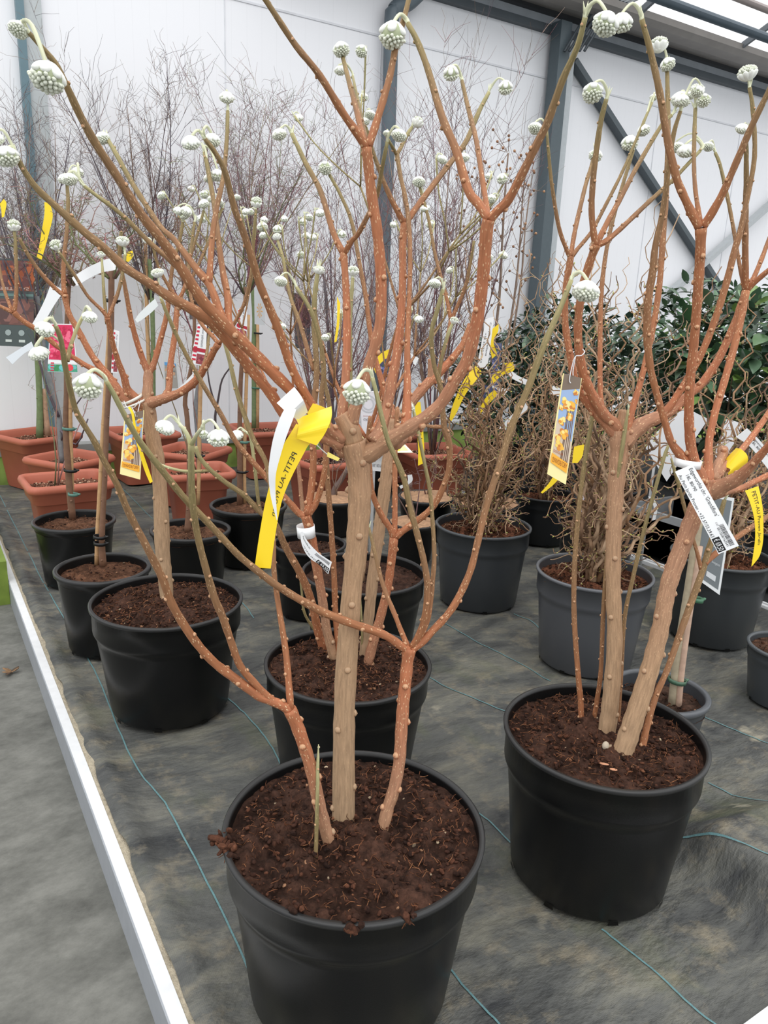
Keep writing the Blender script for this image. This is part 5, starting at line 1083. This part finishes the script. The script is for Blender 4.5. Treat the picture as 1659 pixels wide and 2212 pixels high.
ribbon('ribbon', 'yellow ribbon hanging straight down right of the front fork', 'ribbon', "896,870,908,868,.2 898,905,912,903,.2 903,960,916,958,.2 903,1006,917,1000,.2", cE, txt=[("Petit Jardin", .35, .8, .6, .35, INK)])
ribbon('ribbon', 'slim yellow ribbon end poking out under the orange photo tag', 'ribbon', "1196,1028,1206,1036,.88 1184,1046,1192,1050,.88 1168,1064,1172,1066,.88", cB)
ribbon('ribbon', 'short yellow ribbon among hazel twigs right of the orange photo tag', 'ribbon', "1240,965,1262,960,.85 1238,980,1258,985,.85 1236,1000,1248,1000,.85", cB)
ribbon('ribbon', 'yellow ribbon bow on the highest stems behind the front shrub', 'ribbon', f"728,640,735,655,{V.near(730, 690)-.02:.3f} 728,690,733,700,{V.near(730, 690)-.02:.3f} 722,740,727,738,{V.near(730, 690)-.02:.3f}", cD)
ribbon('ribbon', 'yellow ribbon slanting between the middle stems of the front shrub', 'ribbon', "848,752,845,768,.30 828,760,832,776,.29 812,775,818,790,.28 806,790,811,806,.27", cE)
ribbon('ribbon', 'bright yellow ribbon high in the twigs at the left', 'ribbon', "96,436,108,440,.0 96,462,114,466,.0 90,500,106,503,.0 84,535,96,540,.0 79,556,90,561,.0", (.55, 3.3))
ribbon('ribbon', 'scrap of yellow ribbon at the left edge of the view', 'ribbon', "0,440,8,430,.0 3,455,14,440,.0 4,470,9,468,.0", (.55, 3.6))
ribbon('ribbon', 'small yellow ribbon knot behind the steep left branches', 'ribbon', "274,545,286,541,.0 270,552,288,553,.0 266,562,278,566,.0", (.52, 2.9))
def ex6(S, root): pass
ribbon('price_tag', 'long blank white label folded down in the left twigs', 'tag', "110,612,140,628,.0 100,640,122,652,.0 86,670,104,682,.0 68,703,88,713,.0", (.542, 3.3), WHT)
ribbon('price_tag', 'broad white loop label tied to the cane at the upper left', 'tag', "155,600,166,618,.0 185,580,195,600,.0 215,566,222,588,-.02 238,558,246,584,-.03 252,566,250,580,-.02", (.53, 2.6), WHT)
ribbon('price_tag', 'narrow white label pointing left above the front left flower heads', 'tag', "68,738,74,752,.0 45,752,52,764,.0 13,772,27,787,.0", (.542, 3.3), srgb(220, 226, 232))
ribbon('price_tag', 'curved white label between the left shrub and its crown', 'tag', "335,645,342,660,.0 318,660,326,676,.0 300,678,305,692,.0 292,690,296,697,.0", (.979, 3.1), srgb(226, 232, 232))
ribbon('price_tag', 'white label lying along the low right branch of the left shrub', 'tag', "418,805,424,822,.0 400,825,408,838,.0 378,845,386,852,.0", (.98, 3.1), WHT)
ribbon('price_tag', 'small white label at the edge of the big right branch', 'tag', "886,762,905,774,.0 893,785,897,790,.0", (2.1, 3.4), WHT)
ribbon('price_tag', 'small white label between camellia leaves left of the orange photo tag', 'tag', "1194,833,1215,840,.0 1190,851,1210,857,.0", (2.6, 2.4), WHT)
ribbon('price_tag', 'white label lying in the twigs above the grey hazel pots', 'tag', "1064,838,1062,830,.0 1100,840,1088,856,.0", (2.9, 3.0), WHT)
ribbon('price_tag', 'crumpled white label hanging low in the hazel tangle', 'tag', "1135,870,1142,882,.0 1110,892,1120,905,.0 1078,925,1088,932,.0", (2.7, 2.6), WHT)
ribbon('price_tag', 'white label stretching right above the hazel tangle', 'tag', "1104,800,1098,812,.0 1120,812,1114,822,.0 1148,824,1142,834,.0", (2.7, 2.8), WHT)
ribbon('price_tag', 'small rolled white label on the stub above a jute disc', 'tag', "880,1026,890,1025,.0 880,1042,890,1040,.0 862,1050,866,1056,.0", (2.3, 3.25), WHT)
ribbon('price_tag', 'frayed white label in the tangle beside the thin olive stem', 'tag', "1400,1072,1412,1075,.0 1412,1095,1420,1095,.0 1408,1125,1416,1122,.0", (2.66, 2.2), WHT)
# stiff cards
def card(name, label, cat, c, spec, col, draw, th=.0012, back=None):
    rows = px_rows(spec, c); S = Sheet(rows); root = thing(name, label, cat, rows[0][0]); S.mesh('card', col, root, th=th, back=back); mb = MB(); tx = MB(); draw(S, mb, tx)
    if mb.v: mb.build('printed_picture', PRINT, root, smooth=False)
    if tx.v: tx.build('lettering', PRINT, root, smooth=False)
    if name == 'plant_sign':
        b = (rows[-1][0]+rows[-1][1])/2; t = (rows[0][0]+rows[0][1])/2; mk = MB(); o = np.array([NH[0], NH[1], 0])*.008; tube(mk, [t+o, b+o, (b[0]+o[0], b[1]+o[1], -.05)], [.007]*3, srgb(206, 208, 210), 6); mk.build('support_stick', PLAIN, root)
    return root
def leafprint(S, mb, u0, v0, u1, v1, bg, cols, n, seed, r=.09):
    S.poly(mb, [(u0, v0), (u1, v0), (u1, v1), (u0, v1)], bg, .002); rnd = random.Random(seed)
    for k in range(n):
        u, v = rnd.uniform(u0+r*.6, u1-r*.6), rnd.uniform(v0+r*.4, v1-r*.4); S.disc(mb, u, v, r*rnd.uniform(.5, 1), srgb(*rnd.choice(cols)), .0024+k*.00001, 6)
def d1(S, mb, tx):
    leafprint(S, mb, .0, .02, 1, .36, srgb(128, 70, 52), [(160, 84, 54), (112, 66, 64), (186, 104, 66), (90, 56, 56)], 46, 2, .14); S.poly(mb, [(0, .39), (1, .39), (1, .42), (0, .42)], srgb(98, 124, 120), .0026); leafprint(S, mb, .0, .45, 1, .75, srgb(104, 70, 64), [(120, 78, 70), (86, 60, 58), (134, 92, 84)], 30, 3, .16)
    for u in (.12, .42, .72):
        S.disc(mb, u, .84, .07, srgb(150, 162, 162), .0026); S.poly(mb, [(u-.06, .92), (u+.08, .92), (u+.08, .95), (u-.06, .95)], srgb(196, 204, 200), .0026)
    S.text(tx, "JENITSEAS", .12, .9, .335, .035, srgb(210, 190, 180), True, .003, True)
card('plant_label', 'big dark label with a red maple picture hanging at the left edge', 'label', (.56, 4.55), "-22,558,72,560,.0 -22,746,74,750,.0", srgb(70, 80, 80), d1)
def d2(S, mb, tx):
    leafprint(S, mb, .12, .02, .95, .6, srgb(86, 54, 54), [(104, 62, 58), (70, 46, 50), (130, 82, 76)], 40, 4, .13)
    for u in (.3, .55, .8): S.disc(mb, u, .76, .07, srgb(180, 184, 186), .0026); S.poly(mb, [(u-.08, .88), (u+.08, .88), (u+.08, .93), (u-.08, .93)], srgb(196, 200, 202), .0026)
card('plant_label', 'dark label with a purple maple picture hanging in the centre twigs', 'label', (2.0, 4.4), "632,632,672,640,.0 638,752,670,754,.0", srgb(74, 78, 82), d2)
def d3(S, mb, tx):
    leafprint(S, mb, .03, .02, .97, .74, srgb(214, 46, 92), [(232, 70, 112), (190, 30, 70), (240, 110, 140), (206, 44, 84)], 60, 5, .1); S.poly(mb, [(0, .76), (1, .76), (1, .82), (0, .82)], WHT, .0026); leafprint(S, mb, .0, .84, 1, .99, srgb(72, 160, 130), [(92, 176, 150), (60, 140, 90), (110, 190, 190)], 14, 6, .12); S.disc(mb, .75, .9, .13, srgb(226, 70, 80), .003)
    for i in range(4): S.poly(mb, [(.1, .80+.05*i), (.22, .80+.05*i), (.22, .825+.05*i), (.1, .825+.05*i)], srgb(214, 40, 70), .003)
card('plant_label', 'bright pink flower label on the cane behind the front left branches', 'label', (.542, 3.28), "108,699,158,700,.0 103,803,168,805,.0", WHT, d3)
def gingham(seed):
    def d(S, mb, tx):
        for i in range(9): S.poly(mb, [(.05, .05+i*.1), (.32, .05+i*.1), (.32, .10+i*.1), (.05, .10+i*.1)], srgb(206, 40, 66), .002)
        S.poly(mb, [(0, .58), (1, .58), (1, .67), (0, .67)], srgb(176, 40, 58), .0022); leafprint(S, mb, .35, .72, .95, .97, srgb(150, 70, 76), [(180, 90, 96), (120, 50, 60)], 10, seed, .15)
        S.text(tx, "Acer palmatum", .08, .54, .68, .22, srgb(90, 90, 100), False, .003)
    return d
card('plant_label', 'red checked label with a small picture hanging behind the left shrub', 'label', (.979, 3.05), "427,700,447,702,.0 411,785,444,792,.0", WHT, gingham(1))
card('plant_label', 'red checked label hanging above the right planter of the left group', 'label', (1.324, 3.25), "514,668,534,660,.0 510,722,534,738,.0", WHT, gingham(2))
card('plant_label', 'red checked label seen edge-on beside the dark cane', 'label', (.512, 2.58), "246,712,258,716,.0 240,805,254,806,.0", WHT, gingham(3))
def d4(S, mb, tx):
    for k in range(9): a = k*.7; S.poly(mb, [(.5, .62), (.5+.28*math.cos(a), .62+.2*math.sin(a)), (.5+.28*math.cos(a+.25), .62+.2*math.sin(a+.25))], srgb(226, 170, 90), .002)
card('plant_label', 'clear sleeve label with an orange leaf drawing on the green trunk', 'label', (1.9, 4.75), "549,620,572,620,.0 550,700,572,703,.0", srgb(206, 210, 214), d4)
def d5(S, mb, tx): leafprint(S, mb, .1, .30, .9, .85, srgb(150, 146, 140), [(170, 164, 156), (120, 116, 112), (190, 150, 120)], 24, 8, .13); S.poly(mb, [(.1, .22), (.9, .3), (.9, .36), (.1, .30)], srgb(90, 150, 200), .0024)
card('plant_label', 'faded grey picture label low behind the left shrub', 'label', (1.02, 3.9), "352,762,380,756,.0 354,852,390,852,.0", srgb(196, 198, 200), d5)
def d6(S, mb, tx): leafprint(S, mb, .05, .05, .95, .5, srgb(92, 88, 92), [(120, 110, 108), (70, 66, 72), (150, 120, 112)], 24, 9, .15)
card('plant_label', 'dark picture label behind the steep left branches', 'label', (1.3, 4.6), "404,618,440,640,.0 410,690,438,688,.0", srgb(96, 98, 102), d6)
def d7(S, mb, tx):
    for i in range(5): S.poly(mb, [(.5, .42+.03*i), (.74, .42+.03*i), (.74, .43+.03*i), (.5, .43+.03*i)], srgb(190, 196, 200), .0026)
    S.poly(mb, [(.07, .03), (.93, .03), (.93, .96), (.07, .96)], srgb(112, 119, 123), .0018); S.poly(mb, [(.50, .84), (.80, .84), (.80, .90), (.50, .90)], srgb(206, 210, 214), .0026)
    S.text(tx, "Corylus avellana", .3, .86, .72, .03, srgb(206, 210, 214), True, .003, True)
card('plant_label', 'grey plastic label with a white border standing behind the large price tag', 'label', (1.75, 1.248), "1520,1066,1586,1076,.0 1488,1238,1554,1285,.0", srgb(222, 226, 228), d7)
def d8(S, mb, tx):
    for r_ in (.34, .24): 
        k = 20
        for i in range(k): a, b = 6.28*i/k, 6.28*(i+1)/k; S.poly(mb, [(.3+r_*math.cos(a), .28+r_*.6*math.sin(a)), (.3+(r_-.05)*math.cos(a), .28+(r_-.05)*.6*math.sin(a)), (.3+(r_-.05)*math.cos(b), .28+(r_-.05)*.6*math.sin(b)), (.3+r_*math.cos(b), .28+r_*.6*math.sin(b))], srgb(196, 198, 204), .0026)
    S.text(tx, "GRANDIFLORA", .08, 1.0, .64, .06, srgb(130, 130, 140), True, .003, True); S.text(tx, "EDGEWORTHIA", .08, .7, .56, .03, srgb(190, 150, 150), True, .003, True)
card('plant_sign', 'tall white sign with a grey swirl and the letters GRAND behind the front fork', 'sign', (1.45, 2.75), "778,845,832,846,.0 782,940,838,940,.0", srgb(226, 224, 230), d8)
def d9(S, mb, tx): leafprint(S, mb, .05, .1, .95, .9, srgb(226, 214, 150), [(248, 214, 60), (250, 236, 160), (120, 110, 90), (244, 244, 236)], 30, 10, .1)
card('plant_label', 'slanted white card with yellow flowers lying behind the front fork', 'label', (1.4, 2.62), "776,938,850,934,.02 762,978,892,978,-.06", srgb(244, 240, 206), d9)
def d10(S, mb, tx): S.poly(mb, [(.1, .1), (.35, .1), (.35, .4), (.1, .4)], srgb(30, 30, 34), .002); S.text(tx, "18L 80/90", .1, .9, .65, .2, srgb(130, 130, 136), True, .003, True)
card('price_tag', 'white price card under the flower card beside the front trunk', 'tag', (1.4, 2.62), "800,984,832,984,.0 802,1016,828,1019,.0", WHT, d10)
def dn(S, mb, tx): pass
card('plant_sign', 'large blank white sign board behind the right trunk', 'sign', (3.3, 2.25), "1478,880,1530,905,.0 1390,960,1440,1040,.0", srgb(238, 240, 244), dn)
card('plant_sign', 'white sign board at the right edge among the camellia leaves', 'sign', (3.2, 1.72), "1570,905,1605,915,.0 1540,985,1572,1000,.0", srgb(236, 238, 242), dn)
def d11(S, mb, tx): leafprint(S, mb, .05, .05, .95, .95, srgb(70, 76, 110), [(110, 112, 170), (60, 66, 96), (150, 150, 190), (70, 100, 70)], 60, 12, .12)
card('plant_label', 'violet flower label hanging below the tall white label', 'label', (2.55, 3.35), "1066,740,1084,742,.0 1056,860,1074,866,.0", srgb(90, 96, 130), d11)
card('plant_label', 'violet wisteria picture label between the middle stems of the front shrub', 'label', (2.2, 3.75), "820,775,846,775,.0 822,830,842,832,.0", srgb(84, 80, 110), d11)
card('plant_label', 'dark violet picture label low in the hazel tangle', 'label', (2.95, 3.2), "1044,832,1066,836,.0 1042,858,1062,862,.0", srgb(60, 72, 130), d11)
def d12(S, mb, tx): leafprint(S, mb, .1, .3, .9, .95, srgb(222, 206, 222), [(230, 214, 228), (236, 150, 170)], 12, 13, .14)
card('plant_label', 'small pale pink label inside the hazel twigs above the paler grey pot', 'label', (2.2, 2.05), "1258,1070,1268,1074,.0 1254,1105,1276,1112,.0", srgb(224, 216, 226), d12)
